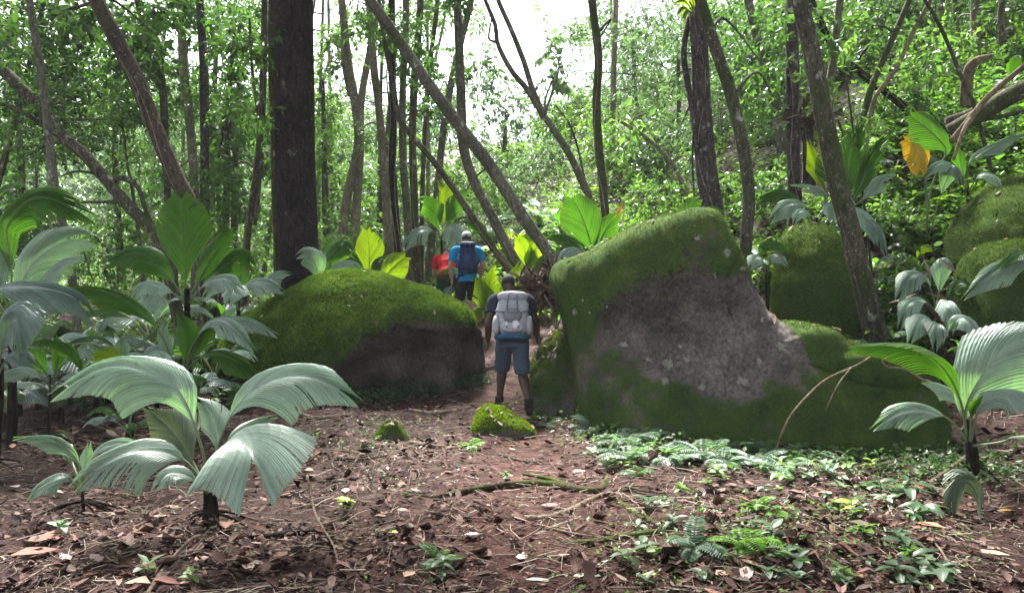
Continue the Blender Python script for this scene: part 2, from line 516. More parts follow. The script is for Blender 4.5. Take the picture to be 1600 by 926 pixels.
# ------------------------------------------------------------------ rocks
def rock_mat():
    m, n, l, out = new_mat('mossy_rock')
    v = mapped(n, l)
    big = noise_node(n, l, v, 2.6, 6, 0.65)
    fine = noise_node(n, l, v, 26, 6, 0.75)
    grain = noise_node(n, l, v, 110, 3, 0.7)
    rock = ramp(n, [(0.28, (0.045, 0.038, 0.036)), (0.48, (0.135, 0.115, 0.115)), (0.62, (0.21, 0.185, 0.18)), (0.74, (0.34, 0.31, 0.285))])
    l.new(fine.outputs[0], rock.inputs[0])
    rk = ramp(n, [(0.3, (0.45, 0.45, 0.45)), (0.7, (1.35, 1.27, 1.25))])
    l.new(big.outputs[0], rk.inputs[0])
    rock_c = mixc(n, l, 1.0, rock.outputs[0], rk.outputs[0], 'MULTIPLY')
    dk = n.new('ShaderNodeAttribute'); dk.attribute_name = 'algae_and_shade'
    rock_c = mixc(n, l, dk.outputs['Fac'], rock_c, mixc(n, l, 1.0, rock_c, (0.42, 0.44, 0.36), 'MULTIPLY'))  # algae on the huge boulder; painted overhang shade on the low one
    mossc = ramp(n, [(0.25, (0.016, 0.030, 0.009)), (0.5, (0.043, 0.080, 0.020)), (0.75, (0.105, 0.165, 0.045))])
    ma = mixc(n, l, 0.5, fine.outputs[0], grain.outputs[0])
    l.new(ma, mossc.inputs[0])
    mk = ramp(n, [(0.28, (0.38, 0.42, 0.5)), (0.42, (0.85, 0.85, 0.85)), (0.56, (1.15, 1.0, 0.9)), (0.72, (1.75, 1.35, 1.1))])
    l.new(big.outputs[0], mk.inputs[0])
    moss_c = mixc(n, l, 1.0, mossc.outputs[0], mk.outputs[0], 'MULTIPLY')
    am = n.new('ShaderNodeAttribute'); am.attribute_name = 'moss'
    # ragged edge
    s = n.new('ShaderNodeMath'); s.operation = 'SUBTRACT'; s.inputs[1].default_value = 0.5
    l.new(fine.outputs[0], s.inputs[0])
    k = n.new('ShaderNodeMath'); k.operation = 'MULTIPLY_ADD'; k.inputs[1].default_value = 2.6
    l.new(s.outputs[0], k.inputs[0]); l.new(am.outputs['Fac'], k.inputs[2])
    mr = ramp(n, [(0.44, (0, 0, 0)), (0.58, (1, 1, 1))])
    l.new(k.outputs[0], mr.inputs[0])
    col = mixc(n, l, mr.outputs[0], rock_c, moss_c)
    al = n.new('ShaderNodeAttribute'); al.attribute_name = 'lichen'
    k2 = n.new('ShaderNodeMath'); k2.operation = 'MULTIPLY_ADD'; k2.inputs[1].default_value = 2.2
    l.new(s.outputs[0], k2.inputs[0]); l.new(al.outputs['Fac'], k2.inputs[2])
    lr = ramp(n, [(0.62, (0, 0, 0)), (0.75, (1, 1, 1))])
    l.new(k2.outputs[0], lr.inputs[0])
    col = mixc(n, l, lr.outputs[0], col, (0.24, 0.225, 0.195))
    h = mixc(n, l, 0.4, fine.outputs[0], grain.outputs[0])
    principled(n, l, out, col, 0.95, 0.06, bump(n, l, h, 0.9, 0.03))
    return m
M['rock'] = rock_mat()
M['moss'] = leaf_mat('moss_tufts', trans=0.3, tcol=(1.4, 1.5, 0.5), rough=0.9, spec=0.03)

def scatter(V, q, w, n, rng):
    """n random points on the quads q, with vertex weights w; returns points, normals, face ids"""
    a, b, c, d = (V[q[:, k]] for k in range(4))
    nr = np.cross(c - a, d - b)
    area = np.linalg.norm(nr, axis=1)
    ww = area * w[q].mean(1)
    f = rng.choice(len(q), n, p=ww / ww.sum())
    u, v = rng.random((2, n, 1))
    P = (a[f] * (1 - u) + b[f] * u) * (1 - v) + (d[f] * (1 - u) + c[f] * u) * v
    return P, unit(nr[f]), f

def tufts(P, N, L, rng, tint, spread=0.8, width=0.22):
    """one small blade at each point, as triangles"""
    n = len(P)
    D = unit(N + rng.normal(0, spread, (n, 3)) * 0.6 + np.array((0, 0, -0.15)))
    S = unit(np.cross(D, rng.normal(0, 1, (n, 3))))
    L = L * rng.uniform(0.5, 1.3, (n, 1))
    V = np.stack([P - N * 0.004 - S * L * width, P - N * 0.004 + S * L * width, P + D * L], 1).reshape(-1, 3)
    return V, np.arange(3 * n).reshape(-1, 3), np.repeat(tint, 3, axis=0)

def moss_tint(P, rng, lo=(0.030, 0.052, 0.014), hi=(0.13, 0.18, 0.022)):
    t = np.clip(0.5 + 0.55 * fbm(P * 3.5, 61, 3) + rng.normal(0, 0.18, len(P)), 0, 1)[:, None]
    return np.array(lo) * (1 - t) + np.array(hi) * t

ROCKS = {}
def small_moss(V, N):
    return np.clip(.45 + .5 * N[:, 2] + .55 * fbm(V * 6, 83, 4, .6), 0, 1)

def rock(name, label, outline, d, thick, center=None, p=2.6, lean=0.2, amp=0.05, seed=0, moss_fn=None, lichens=(), algae_shade_fn=None,
         deform=None, n_moss=12000, moss_len=0.028, group=None, nring=80, nseg=200, hi=(0.12, 0.19, 0.035), face=0.6, cuts=(), turn=0.0):
    """boulder lofted from a closed outline (photo pixels at distance d) and a depth profile"""
    rng = np.random.default_rng(seed)
    df = d - face * thick                       # the outline is taken where the front of the stone turns away
    cx = center[0] if center else np.mean([o[0] for o in outline])
    dep = lambda px: turn * (px - cx)           # how the stone stands turned: farther on one side
    O = np.array([at(x, y, df + dep(x)) for x, y in outline])
    O = np.vstack([O, O[:1]])
    s = np.concatenate([[0], np.cumsum(np.linalg.norm(np.diff(O, axis=0), axis=1))])
    u = np.linspace(0, s[-1], nseg, endpoint=False)
    R = np.stack([np.interp(u, s, O[:, k]) for k in range(3)], 1)
    for _ in range(2):
        R = 0.5 * R + 0.25 * (np.roll(R, 1, 0) + np.roll(R, -1, 0))
    C = at(*center, df) if center else R.mean(0)
    C[1] = d; R[:, 1] += d - df
    s1 = np.linspace(0, .95, 400); a1 = (1 - s1 ** p) ** (1.0 / p)
    a2 = np.linspace(a1[-1], 0, 400)[1:]; s2 = (1 - a2 ** p) ** (1.0 / p)
    prof = np.stack([np.concatenate([s1, s2]), -np.concatenate([a1, a2])], 1)      # profile from the front pole to the widest ring
    prof = np.vstack([prof, (prof * (1, -1))[::-1][1:]])
    al_ = np.concatenate([[0], np.cumsum(np.hypot(np.diff(prof[:, 0]) * np.linalg.norm(R - C, axis=1).mean(), np.diff(prof[:, 1]) * thick))])
    uu = np.linspace(0, 1, nring + 2)[1:-1]
    uu = al_[-1] * (uu ** 1.25)                                                     # a little finer on the front
    sc_, a = np.interp(uu, al_, prof[:, 0]), np.interp(uu, al_, prof[:, 1])
    V = C + (R - C)[None] * sc_[:, None, None]
    V[:, :, 1] += a[:, None] * thick
    poles = np.array([C + (0, -thick, 0), C + (0, thick, 0)])
    V = np.vstack([V.reshape(-1, 3), poles])
    V[:, 2] -= 0.32 * np.maximum(C[2] - V[:, 2], 0)            # carry the foot down into the soil
    V[:, 1] += (V[:, 2] - C[2]) * lean
    if deform is not None:
        V = deform(V, C)
    for nx, ny, nz, keep in cuts:                # flat facets where the stone has split
        nn = unit((nx, ny, nz))
        h = (V - C) @ nn
        lim = h.max() * keep
        V = V - nn * (np.maximum(h - lim, 0) * 0.93)[:, None]
    i, j = np.meshgrid(np.arange(nring - 1), np.arange(nseg), indexing='ij')
    q = np.stack([i * nseg + j, (i + 1) * nseg + j, (i + 1) * nseg + (j + 1) % nseg, i * nseg + (j + 1) % nseg], -1).reshape(-1, 4)
    j = np.arange(nseg); m = nring * nseg
    tri = np.vstack([np.stack([np.full(nseg, m), j, (j + 1) % nseg], 1), np.stack([np.full(nseg, m + 1), (nring - 1) * nseg + (j + 1) % nseg, (nring - 1) * nseg + j], 1)])
    def normals(V):
        N = np.zeros_like(V)
        fn = np.cross(V[q[:, 2]] - V[q[:, 0]], V[q[:, 3]] - V[q[:, 1]])
        for k in range(4):
            np.add.at(N, q[:, k], fn)
        N[-2:] = [(0, -1, 0), (0, 1, 0)]
        return unit(N)
    N = normals(V)
    out = np.sign(np.einsum('ij,ij->i', N, V - C).mean())
    if out < 0:
        q, tri, N = q[:, ::-1], tri[:, ::-1], -N
    N[-2:] = [(0, -1, 0), (0, 1, 0)]
    V = V + N * (amp * fbm(V * 1.3, seed + 1, 3) + amp * 0.5 * fbm(V * 4.5, seed + 5, 3) + amp * 0.14 * fbm(V * 16, seed + 9, 2))[:, None]
    N = normals(V)
    moss = moss_fn(V, N) if moss_fn else np.clip(0.75 + 0.4 * N[:, 2], 0, 1)
    lich = np.zeros(len(V))
    for lx, ly, lr in lichens:
        lr = lr * .72
        c = at(lx, ly, df + dep(lx))
        dd = np.hypot(V[:, 0] - c[0], V[:, 2] - c[2]) / (lr / F_PX * df)
        lich = np.maximum(lich, np.where(N[:, 1] < 0.3, np.clip(1.15 - dd * 0.75, 0, 1), 0))
    alg_shade = algae_shade_fn(V, N) if algae_shade_fn else np.zeros(len(V))
    thickm = sstep(.35, .65, np.clip(moss + .45 * fbm(V * 8, seed + 13, 3), 0, 1))
    V = V + N * (thickm * 0.022)[:, None]
    base = np.array((C[0], d, V[:, 2].min()))
    ROCKS[label] = (V, q, N)
    root = thing(name, label, 'boulder' if 'boulder' in name else 'rock', base, group)
    part('stone', V, [q, tri], M['rock'], root, attrs={'moss': moss, 'lichen': lich, 'algae_and_shade': alg_shade})
    if n_moss:
        w = np.clip(moss + 0.35 * fbm(V * 7, seed + 3, 3), 0, 1) ** 3 * (V[:, 1] < d + 0.5 * thick) * (V[:, 2] > ground(V[:, 0], V[:, 1]) - 0.02)
        P, NN, _ = scatter(V, q, w, n_moss, rng)
        tv, tf, tc = tufts(P, NN, moss_len, rng, moss_tint(P, rng, hi=hi))
        part('moss', tv, tf, M['moss'], root, smooth=False, col=tc, kind='stuff', label='short green moss grown over the stone')
    ROCKS[label] += (root,)
    return root

big_outline = [(873, 432), (880, 412), (899, 405), (942, 391), (957, 377), (1002, 352), (1063, 330), (1102, 322), (1131, 324), (1143, 345), (1163, 384),
               (1192, 450), (1206, 485), (1227, 507), (1257, 519), (1294, 514), (1318, 520), (1343, 548), (1392, 553), (1440, 556), (1474, 594), (1490, 648), (1488, 705),
               (1400, 712), (1300, 712), (1200, 708), (1100, 700), (1000, 690), (940, 672), (916, 640), (908, 590), (900, 530), (892, 490), (878, 455)]
def big_moss(V, N):
    c = at(1105, 515, 7.95)
    ax = (V[:, 0] - c[0]) / 0.95; az = (V[:, 2] - c[2]) / 0.68
    th = 0.35
    u = ax * math.cos(th) - az * math.sin(th) * 0.5; w = az + ax * 0.25
    e = np.sqrt(u ** 2 + w ** 2) + 0.45 * fbm(V * 1.7, 71, 5, .62)
    m = sstep(0.62, 1.15, e)
    lim = at(1232, 0, 7.7)[0] + 0.07 * fbm(V * 4, 73, 3) - 0.45 * np.clip(V[:, 2] - 1.05, -.3, .3)
    m = np.maximum(m, sstep(lim - .08, lim + .05, V[:, 0]))
    front = N[:, 1] < 0.15
    m = np.where(front, m, 0.95)
    thin = sstep(0.0, 0.45, fbm(V * 1.5, 77, 4, .6)) * (N[:, 2] < .45)
    return np.clip(m * 0.95 - 0.5 * thin, 0, 1)
def big_algae(V, N):
    c = at(1000, 410, 8.2)
    return np.clip(sstep(1.5, 0.4, np.hypot((V[:, 0] - c[0]) / 0.9, (V[:, 2] - c[2]) / 0.9)) + 0.3 * fbm(V * 4, 5, 3), 0, 1)
def big_deform(V, C):
    V = V.copy()
    # left edge turned back
    V[:, 1] += 0.25 * sstep(C[0] - 0.5, C[0] - 1.5, V[:, 0])
    # a notch low on the face and a blunt shoulder
    g = np.exp(-(((V[:, 0] - at(1050, 0, 8.1)[0]) / 0.16) ** 2 + ((V[:, 2] - at(0, 522, 8.1)[2]) / 0.08) ** 2))
    V[:, 1] += 0.09 * g * (V[:, 1] < 8.7)
    for pts, wd, dp in (([(985, 440), (1003, 480), (1012, 530), (1040, 575), (1052, 640)], .020, .035), ([(1150, 400), (1128, 455), (1140, 520), (1122, 590)], .018, .03), ([(930, 560), (985, 575), (1040, 578)], .018, .025), ([(1230, 560), (1300, 585), (1380, 580)], .025, .04)):
        Q = spline([at(x, y, 8.0) for x, y in pts], 70)
        dd = np.min(np.hypot(V[:, None, 0] - Q[None, :, 0], V[:, None, 2] - Q[None, :, 2]), axis=1) + .012 * np.abs(fbm(V * 7, 91, 2))
        V[:, 1] += dp * np.exp(-(dd / wd) ** 2) * (V[:, 1] < C[1])
    return V
rock('boulder', 'huge angular boulder with bare purple-grey face ringed by moss, right of the path', big_outline, 8.75, 0.9, (1090, 570), 9.0, 0.2, 0.042, 11,
     big_moss, [(975, 538, 10), (1095, 372, 10), (902, 488, 9), (1040, 566, 15), (1035, 592, 12), (1068, 560, 9), (915, 470, 7), (1140, 395, 11), (1010, 560, 7), (925, 490, 5), (1215, 540, 13), (1180, 560, 8), (950, 480, 5), (1120, 430, 6), (1150, 590, 12), (1165, 420, 8), (1060, 540, 7), (1090, 600, 9), (985, 470, 4), (1020, 450, 4), (1190, 500, 7)],
     big_algae, big_deform, n_moss=26000, moss_len=0.02, nring=150, nseg=340, cuts=[(-.6, -.78, .15, .95), (.3, -.9, .25, .96), (.1, -.93, -.35, .96)], face=.85, turn=-.0029, hi=(0.098, 0.16, 0.042))

left_outline = [(322, 575), (340, 520), (362, 496), (395, 480), (431, 455), (464, 436), (497, 427), (541, 425), (582, 430), (629, 444), (670, 458), (717, 480),
                (735, 498), (747, 524), (746, 550), (757, 575), (740, 612), (600, 630), (480, 625), (360, 612)]
def left_line(V, d=10.55):
    # height of the lower rim of the moss cap
    px = V[:, 0] / d * F_PX + 800
    py = np.interp(px, [300, 480, 520, 555, 580, 620, 680, 730, 760], [760, 640, 590, 545, 522, 505, 503, 505, 500])
    return EYE + (HORIZON - py) / F_PX * d
def left_moss(V, N):
    h = V[:, 2] - left_line(V) + 0.16 * fbm(V * 2.6, 15, 4, .6)
    m = sstep(-0.12, 0.10, h)
    return np.where(N[:, 1] < 0.4, m, 1.0)
def left_deform(V, C):
    V = V.copy()
    h = left_line(V) - V[:, 2] + 0.13 * fbm(V * 1.8, 19, 3)
    front = V[:, 1] < 11.4
    V[:, 1] += np.where(front, (0.55 + 0.25 * fbm(V * 2.4, 21, 3)) * sstep(-0.08, 0.34, h), 0)
    V[:, 1] += 0.05 * np.sin(V[:, 0] * 9) * sstep(0.05, 0.3, h) * front
    return V
rock('boulder', 'low rounded boulder with thick moss cap and dark bare overhang, left of the path', left_outline, 11.2, 1.15, (545, 545), 2.2, 0.35, 0.055, 23,
     left_moss, [(520, 437, 5)], lambda V, N: np.clip(0.85 + 0.4 * fbm(V * 2, 3, 3), 0, 1), left_deform, n_moss=60000, moss_len=0.035, nring=110, nseg=240, hi=(0.165, 0.265, 0.055), face=.3, cuts=[(-.3, -.8, .5, .94), (.45, -.75, .45, .94)])  # darkens the bare rock: shade of the overhang put into its colour

small_outline = [(1222, 520), (1232, 470), (1238, 410), (1246, 372), (1262, 352), (1290, 344), (1318, 352), (1338, 375), (1350, 420), (1362, 480), (1380, 540), (1370, 575), (1230, 575)]
rock('boulder', 'upright mossy boulder behind the leaning grey-brown trunk', small_outline, 9.9, 0.6, (1295, 470), 2.0, 0.25, 0.06, 31, n_moss=15000, moss_len=0.025, nseg=140, nring=60)
rock('boulder', 'mossy boulder at the right edge, above another mossy boulder', [(1530, 400), (1536, 360), (1560, 325), (1605, 290), (1680, 285), (1700, 420), (1560, 425)], 9.6, 0.8, None, 2.2, 0.3, 0.06, 37, n_moss=6000, nseg=120, nring=50)
rock('boulder', 'mossy boulder at the right edge, lower of the two', [(1538, 500), (1540, 440), (1556, 405), (1590, 380), (1680, 370), (1690, 540), (1560, 540)], 8.4, 0.6, None, 2.2, 0.25, 0.06, 41, n_moss=8000, nseg=120, nring=50)
rock('boulder', 'flat moss-covered slab high on the right-hand slope', [(1530, 330), (1560, 300), (1620, 268), (1700, 260), (1720, 330), (1600, 345)], 10.6, 0.7, None, 2.2, 0.4, 0.05, 43, n_moss=6000, nseg=100, nring=40)
rock('mossy_rock', 'bright mossy rock wedged beside the huge boulder, right of the walker', [(826, 650), (832, 570), (850, 540), (872, 520), (896, 516), (920, 530), (935, 650)], 9.7, 0.4, None, 2.2, 0.3, 0.05, 47, small_moss, n_moss=6000, moss_len=0.025, nseg=110, nring=44, hi=(0.18, 0.26, 0.02))
rock('mossy_rock', 'small bright green mossy stone in the path at the walker’s feet', [(734, 676), (744, 652), (760, 636), (778, 640), (800, 654), (822, 664), (834, 676), (780, 690)], 8.4, 0.2, None, 2.0, 0.5, 0.07, 53, small_moss, n_moss=5000, moss_len=0.025, nseg=80, nring=34, hi=(0.22, 0.32, 0.02))
rock('mossy_rock', 'fist-sized mossy stump-like stone left of the path', [(586, 696), (592, 682), (600, 668), (612, 664), (622, 676), (634, 696)], 7.6, 0.12, None, 2.2, 0.1, 0.05, 59, small_moss, n_moss=2000, moss_len=0.018, nseg=60, nring=26)
# ------------------------------------------------------------------ foliage
def leaf_quads(P, D, L, W, rng, tint, fold=0.25, upbias=0.5):
    """two-triangle folded leaves at P pointing along D"""
    n = len(P)
    D = unit(D)
    up = unit(rng.normal(0, 0.6, (n, 3)) + np.array((0, 0, upbias)))
    S = unit(np.cross(D, up))
    N = np.cross(S, D)
    L = np.asarray(L).reshape(-1, 1); W = np.asarray(W).reshape(-1, 1)
    mid = P + D * L * 0.45
    V = np.stack([P, mid - S * W + N * W * fold, P + D * L - N * L * 0.08, mid + S * W + N * W * fold], 1).reshape(-1, 3)
    b = np.arange(n)[:, None] * 4
    Fc = np.vstack([b + np.array([0, 1, 2]), b + np.array([0, 2, 3])])
    return V, Fc, np.repeat(tint, 4, axis=0)

def crown(blobs, rng, leaf=0.12, per=9, lo=(0.025, 0.06, 0.012), hi=(0.10, 0.17, 0.03), droop=0.35, ratio=0.2):
    """leafy sprays filling ellipsoids; blobs = (centre, radii, number of sprays)"""
    Ps, Ds, Ts = [], [], []
    for c, r, n in blobs:
        n = max(3, int(n))
        o = unit(rng.normal(0, 1, (n, 3)))
        rad = rng.random((n, 1)) ** 0.45
        sub = rng.normal(0, 1, (max(2, n // 14), 3)); sub = unit(sub) * rng.random((len(sub), 1)) ** 0.5
        pick = sub[rng.integers(0, len(sub), n)]
        pos = np.where(rng.random((n, 1)) < 0.86, pick + o * rad * 0.30, o * rad)
        base = c + pos * r
        tw = unit(o * 0.8 + rng.normal(0, 0.6, (n, 3)) + np.array((0, 0, -droop)))
        tl = leaf * rng.uniform(1.8, 3.4, (n, 1))
        shade = np.clip(rng.normal(0.45, 0.24, (n, 1)), 0, 1)
        for k in range(per):
            f = (k + 0.6) / per
            Ps.append(base + tw * tl * f)
            side = unit(np.cross(tw, rng.normal(0, 1, (n, 3))))
            Ds.append(tw * 0.55 + side * (1.0 - 0.5 * f) + np.array((0, 0, -droop * 0.8)))
            Ts.append(np.clip(shade + rng.normal(0, 0.12, (n, 1)), 0, 1))
    P, D, T = np.concatenate(Ps), np.concatenate(Ds), np.concatenate(Ts)
    L = leaf * rng.uniform(0.7, 1.25, len(P))
    tint = np.array(lo) * (1 - T) + np.array(hi) * T
    return leaf_quads(P, D, L, L * ratio * rng.uniform(0.8, 1.3, len(P)), rng, tint)

TREE_N = 0
def tree(label, d, pts, w, mat, blobs=(), branches=(), top=True, leaf=0.12, lo=(0.025, 0.06, 0.012), hi=(0.10, 0.17, 0.03), name='tree', group=None,
         sides=12, rough=0.08, ext=2.2, vines=0, ddepth=0.0, topr=1.5, topn=45, ratio=0.2):
    """trunk through photo pixels pts (base first) at distance d, width w = (base, top) pixels; blobs = (px, py, distance, radius m, sprays)"""
    global TREE_N
    TREE_N += 1
    rng = np.random.default_rng(1000 + TREE_N)
    n = len(pts)
    P = [at(x, y, d + ddepth * i / max(1, n - 1)) for i, (x, y) in enumerate(pts)]
    g = gz(P[0][0], P[0][1])
    r0, r1 = w[0] / F_PX * d / 2 * .84, w[1] / F_PX * d / 2 * .86
    rad = list(np.linspace(r0, r1, n))
    if P[0][2] > g + 0.05:
        dirn = unit(P[0] - P[1])
        k = (P[0][2] - g) / max(0.35, -dirn[2])
        foot = P[0] + np.array((dirn[0] * k * 0.6, dirn[1] * k * 0.6, 0)); foot[2] = gz(foot[0], foot[1]) - 0.12
        P = [foot] + P
        rad = [r0 * 1.35] + rad
    else:
        rad[0] *= 1.15
    base = np.array((P[0][0], P[0][1], gz(P[0][0], P[0][1])))
    if ext:
        dirn = unit(P[-1] - P[-2]); dirn = unit(dirn + np.array((0, 0, 0.5)))
        P.append(P[-1] + dirn * ext)
        rad.append(rad[-1] * 0.75)
    root = thing(name, label, 'tree', base, group)
    V, Fc = tube(P, rad, max(20, 8 * len(P)), sides, rough, TREE_N)
    part('trunk', V, Fc, M[mat], root)
    C = spline(P, 60)
    if TREE_N % 3 != 1 and w[0] > 9:             # climbers clinging to the bark
        for q in range(1 + TREE_N % 2):
            a0, tw = rng.uniform(3.4, 6.0), rng.normal(0, 1.6)
            idx = np.arange(2, 44, 3)
            rr = np.interp(idx / 59, np.linspace(0, 1, len(rad)), rad) + .006
            wob = .5 * np.sin(idx * .35 + a0) 
            vp = np.stack([C[idx, 0] + rr * np.cos(a0 + tw * idx / 59 + wob), C[idx, 1] + rr * np.sin(a0 + tw * idx / 59 + wob), C[idx, 2]], 1)
            part('vine', *tube(vp, [.012, .008, .005], 60, 5, .1, TREE_N), M[['bark_pale', 'bark_mossy', 'stick'][TREE_N % 3]], root)
    for bp, bw in branches:
        bpts = [at(x, y, dd) for x, y, dd in bp]
        bv = tube(bpts, [bw[0] / F_PX * d / 2, bw[1] / F_PX * d / 2], 22, 8, rough, TREE_N + 50)
        part('branch', *bv, M[mat], root)
    full = []
    for px, py, bd, r, ns in blobs:
        c = at(px, py, bd)
        full.append((c, np.array((r, r, r * 0.8)), ns * 1.45))
    if top and ext:
        full.append((P[-1] + np.array((0, 0, 0.3)), np.array((topr, topr, topr * 0.7)), topn))
    for c, r, ns in full:
        dist = np.linalg.norm(C - c, axis=1) + np.where(C[:, 2] > c[2] + 0.1, 1.5, 0)
        a = C[np.argmin(dist)]
        mid = (a + c) / 2 + rng.normal(0, 0.12, 3) + np.array((0, 0, 0.12))
        part('branch', *tube([a, mid, c + rng.normal(0, 0.15, 3)], [min(r1 * 0.5, 0.03), 0.008], 14, 6, 0.05, TREE_N), M[mat], root)
    if full:
        leaf = leaf * [0.8, 1.0, 1.25, 1.55, 0.9][TREE_N % 5]
        full = [(c, r, n * [1.35, 1.0, .72, .5, 1.15][TREE_N % 5]) for c, r, n in full]
        cv, cf, ct = crown(full, rng, leaf, lo=lo, hi=hi, ratio=ratio * [1.0, 1.3, 1.1, 1.25, .8][TREE_N % 5])
        part('crown', cv, cf, M['foliage'], root, smooth=False, col=ct)
    return root

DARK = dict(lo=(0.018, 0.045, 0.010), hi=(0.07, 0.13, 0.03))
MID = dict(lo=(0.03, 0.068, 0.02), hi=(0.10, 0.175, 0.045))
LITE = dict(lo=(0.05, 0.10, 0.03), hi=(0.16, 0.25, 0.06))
HAZE_GREY = dict(lo=(0.045, 0.08, 0.045), hi=(0.14, 0.20, 0.115))  # haze and glare of the distance put into the leaf tint

# --- left side
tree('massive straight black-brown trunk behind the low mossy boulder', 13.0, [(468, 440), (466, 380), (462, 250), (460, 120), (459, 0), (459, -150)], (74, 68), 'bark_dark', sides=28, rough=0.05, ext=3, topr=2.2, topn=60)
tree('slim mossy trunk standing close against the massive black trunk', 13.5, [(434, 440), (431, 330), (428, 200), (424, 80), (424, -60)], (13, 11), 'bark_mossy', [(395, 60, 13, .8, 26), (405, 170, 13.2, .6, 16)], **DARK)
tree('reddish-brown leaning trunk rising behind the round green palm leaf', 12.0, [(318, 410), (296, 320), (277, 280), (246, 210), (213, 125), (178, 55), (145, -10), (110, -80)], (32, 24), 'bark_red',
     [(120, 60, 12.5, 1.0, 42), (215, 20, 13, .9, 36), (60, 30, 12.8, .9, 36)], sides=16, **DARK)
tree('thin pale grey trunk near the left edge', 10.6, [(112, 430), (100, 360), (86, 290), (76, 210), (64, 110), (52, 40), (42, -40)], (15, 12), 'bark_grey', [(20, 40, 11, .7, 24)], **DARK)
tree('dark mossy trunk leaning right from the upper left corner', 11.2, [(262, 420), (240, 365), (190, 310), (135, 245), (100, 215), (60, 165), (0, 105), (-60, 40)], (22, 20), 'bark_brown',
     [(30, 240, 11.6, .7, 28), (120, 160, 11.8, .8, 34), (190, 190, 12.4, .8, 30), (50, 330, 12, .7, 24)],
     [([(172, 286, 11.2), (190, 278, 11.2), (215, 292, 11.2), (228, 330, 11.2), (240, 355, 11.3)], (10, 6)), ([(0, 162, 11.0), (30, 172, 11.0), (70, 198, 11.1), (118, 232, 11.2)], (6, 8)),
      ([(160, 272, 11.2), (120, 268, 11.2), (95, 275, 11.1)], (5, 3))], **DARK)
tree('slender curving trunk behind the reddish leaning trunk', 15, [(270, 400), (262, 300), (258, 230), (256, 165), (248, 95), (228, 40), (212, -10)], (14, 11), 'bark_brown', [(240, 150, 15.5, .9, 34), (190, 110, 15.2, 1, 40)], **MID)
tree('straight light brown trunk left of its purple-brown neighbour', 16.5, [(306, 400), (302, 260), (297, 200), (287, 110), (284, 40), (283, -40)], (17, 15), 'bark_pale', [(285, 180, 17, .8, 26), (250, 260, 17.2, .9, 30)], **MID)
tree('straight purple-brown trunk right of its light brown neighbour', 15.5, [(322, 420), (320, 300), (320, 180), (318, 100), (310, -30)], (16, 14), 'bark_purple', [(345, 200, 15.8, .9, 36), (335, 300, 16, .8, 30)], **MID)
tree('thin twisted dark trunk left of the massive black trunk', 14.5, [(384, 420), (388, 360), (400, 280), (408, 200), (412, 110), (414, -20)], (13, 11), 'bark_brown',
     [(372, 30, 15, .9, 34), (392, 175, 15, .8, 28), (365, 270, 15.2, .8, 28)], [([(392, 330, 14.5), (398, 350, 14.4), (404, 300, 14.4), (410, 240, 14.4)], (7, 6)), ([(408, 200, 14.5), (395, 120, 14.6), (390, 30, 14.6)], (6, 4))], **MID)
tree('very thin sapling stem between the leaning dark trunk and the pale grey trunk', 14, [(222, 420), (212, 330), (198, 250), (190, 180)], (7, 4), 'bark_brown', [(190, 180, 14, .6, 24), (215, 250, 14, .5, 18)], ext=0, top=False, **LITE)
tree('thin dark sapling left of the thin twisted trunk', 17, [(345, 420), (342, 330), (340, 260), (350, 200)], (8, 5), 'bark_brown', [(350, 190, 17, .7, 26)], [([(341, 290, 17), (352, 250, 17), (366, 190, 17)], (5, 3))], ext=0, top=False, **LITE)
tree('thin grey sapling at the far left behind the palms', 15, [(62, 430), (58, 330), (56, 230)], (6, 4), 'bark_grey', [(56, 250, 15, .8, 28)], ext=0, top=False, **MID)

# --- middle
tree('twisting pale brown trunk forking high, right of the massive black trunk', 17.5, [(532, 420), (538, 340), (547, 285), (560, 225), (556, 170), (546, 110), (540, 60), (532, -20)], (18, 13), 'bark_pale',
     [(520, 60, 18, .8, 26), (575, 60, 18, .8, 26)], [([(552, 420, 17.6), (556, 340, 17.6), (563, 240, 17.5), (564, 160, 17.5), (576, 90, 17.5), (590, 20, 17.5)], (16, 9)), ([(546, 150, 17.5), (536, 100, 17.6), (534, 40, 17.7)], (6, 4))], **MID)
tree('pale slim trunk leftmost in the tight cluster of trunks', 15.8, [(610, 430), (604, 330), (598, 240), (592, 170), (584, 100), (578, 20)], (16, 12), 'bark_pale', [(560, 210, 16.2, .6, 16)], **MID)
tree('blackish slim trunk inside the tight cluster of trunks', 15.4, [(624, 430), (618, 340), (613, 260), (614, 180), (612, 60), (612, -20)], (15, 12), 'bark_dark', [(612, 90, 15.6, .7, 26)], **DARK)
tree('grey-green lichen-spotted trunk in the tight cluster, right of the blackish one', 15.9, [(640, 440), (636, 330), (630, 250), (629, 150), (634, 40), (634, -30)], (14, 12), 'bark_grey', [(650, 90, 16, .8, 30)], **DARK)
tree('brown trunk rightmost in the tight cluster of trunks', 16.2, [(652, 440), (648, 330), (645, 250), (646, 150), (655, 40), (658, -30)], (14, 12), 'bark_brown', [(652, 170, 16.4, .6, 20)], **DARK)
tree('thin brown trunk just right of the tight trunk cluster', 17, [(658, 420), (660, 300), (664, 200), (672, 100), (684, 0)], (9, 8), 'bark_brown', [(676, 90, 17, .7, 12)], **MID)
tree('long straight leaning trunk crossing the middle from upper left to the boulder', 12.6, [(872, 430), (850, 385), (820, 343), (765, 258), (720, 200), (670, 132), (622, 62), (578, 0), (540, -60)], (24, 18), 'bark_grey',
     [(590, 20, 13, .8, 26)], [([(765, 258, 12.6), (740, 280, 12.5), (728, 300, 12.5)], (4, 2))], sides=14, **DARK)
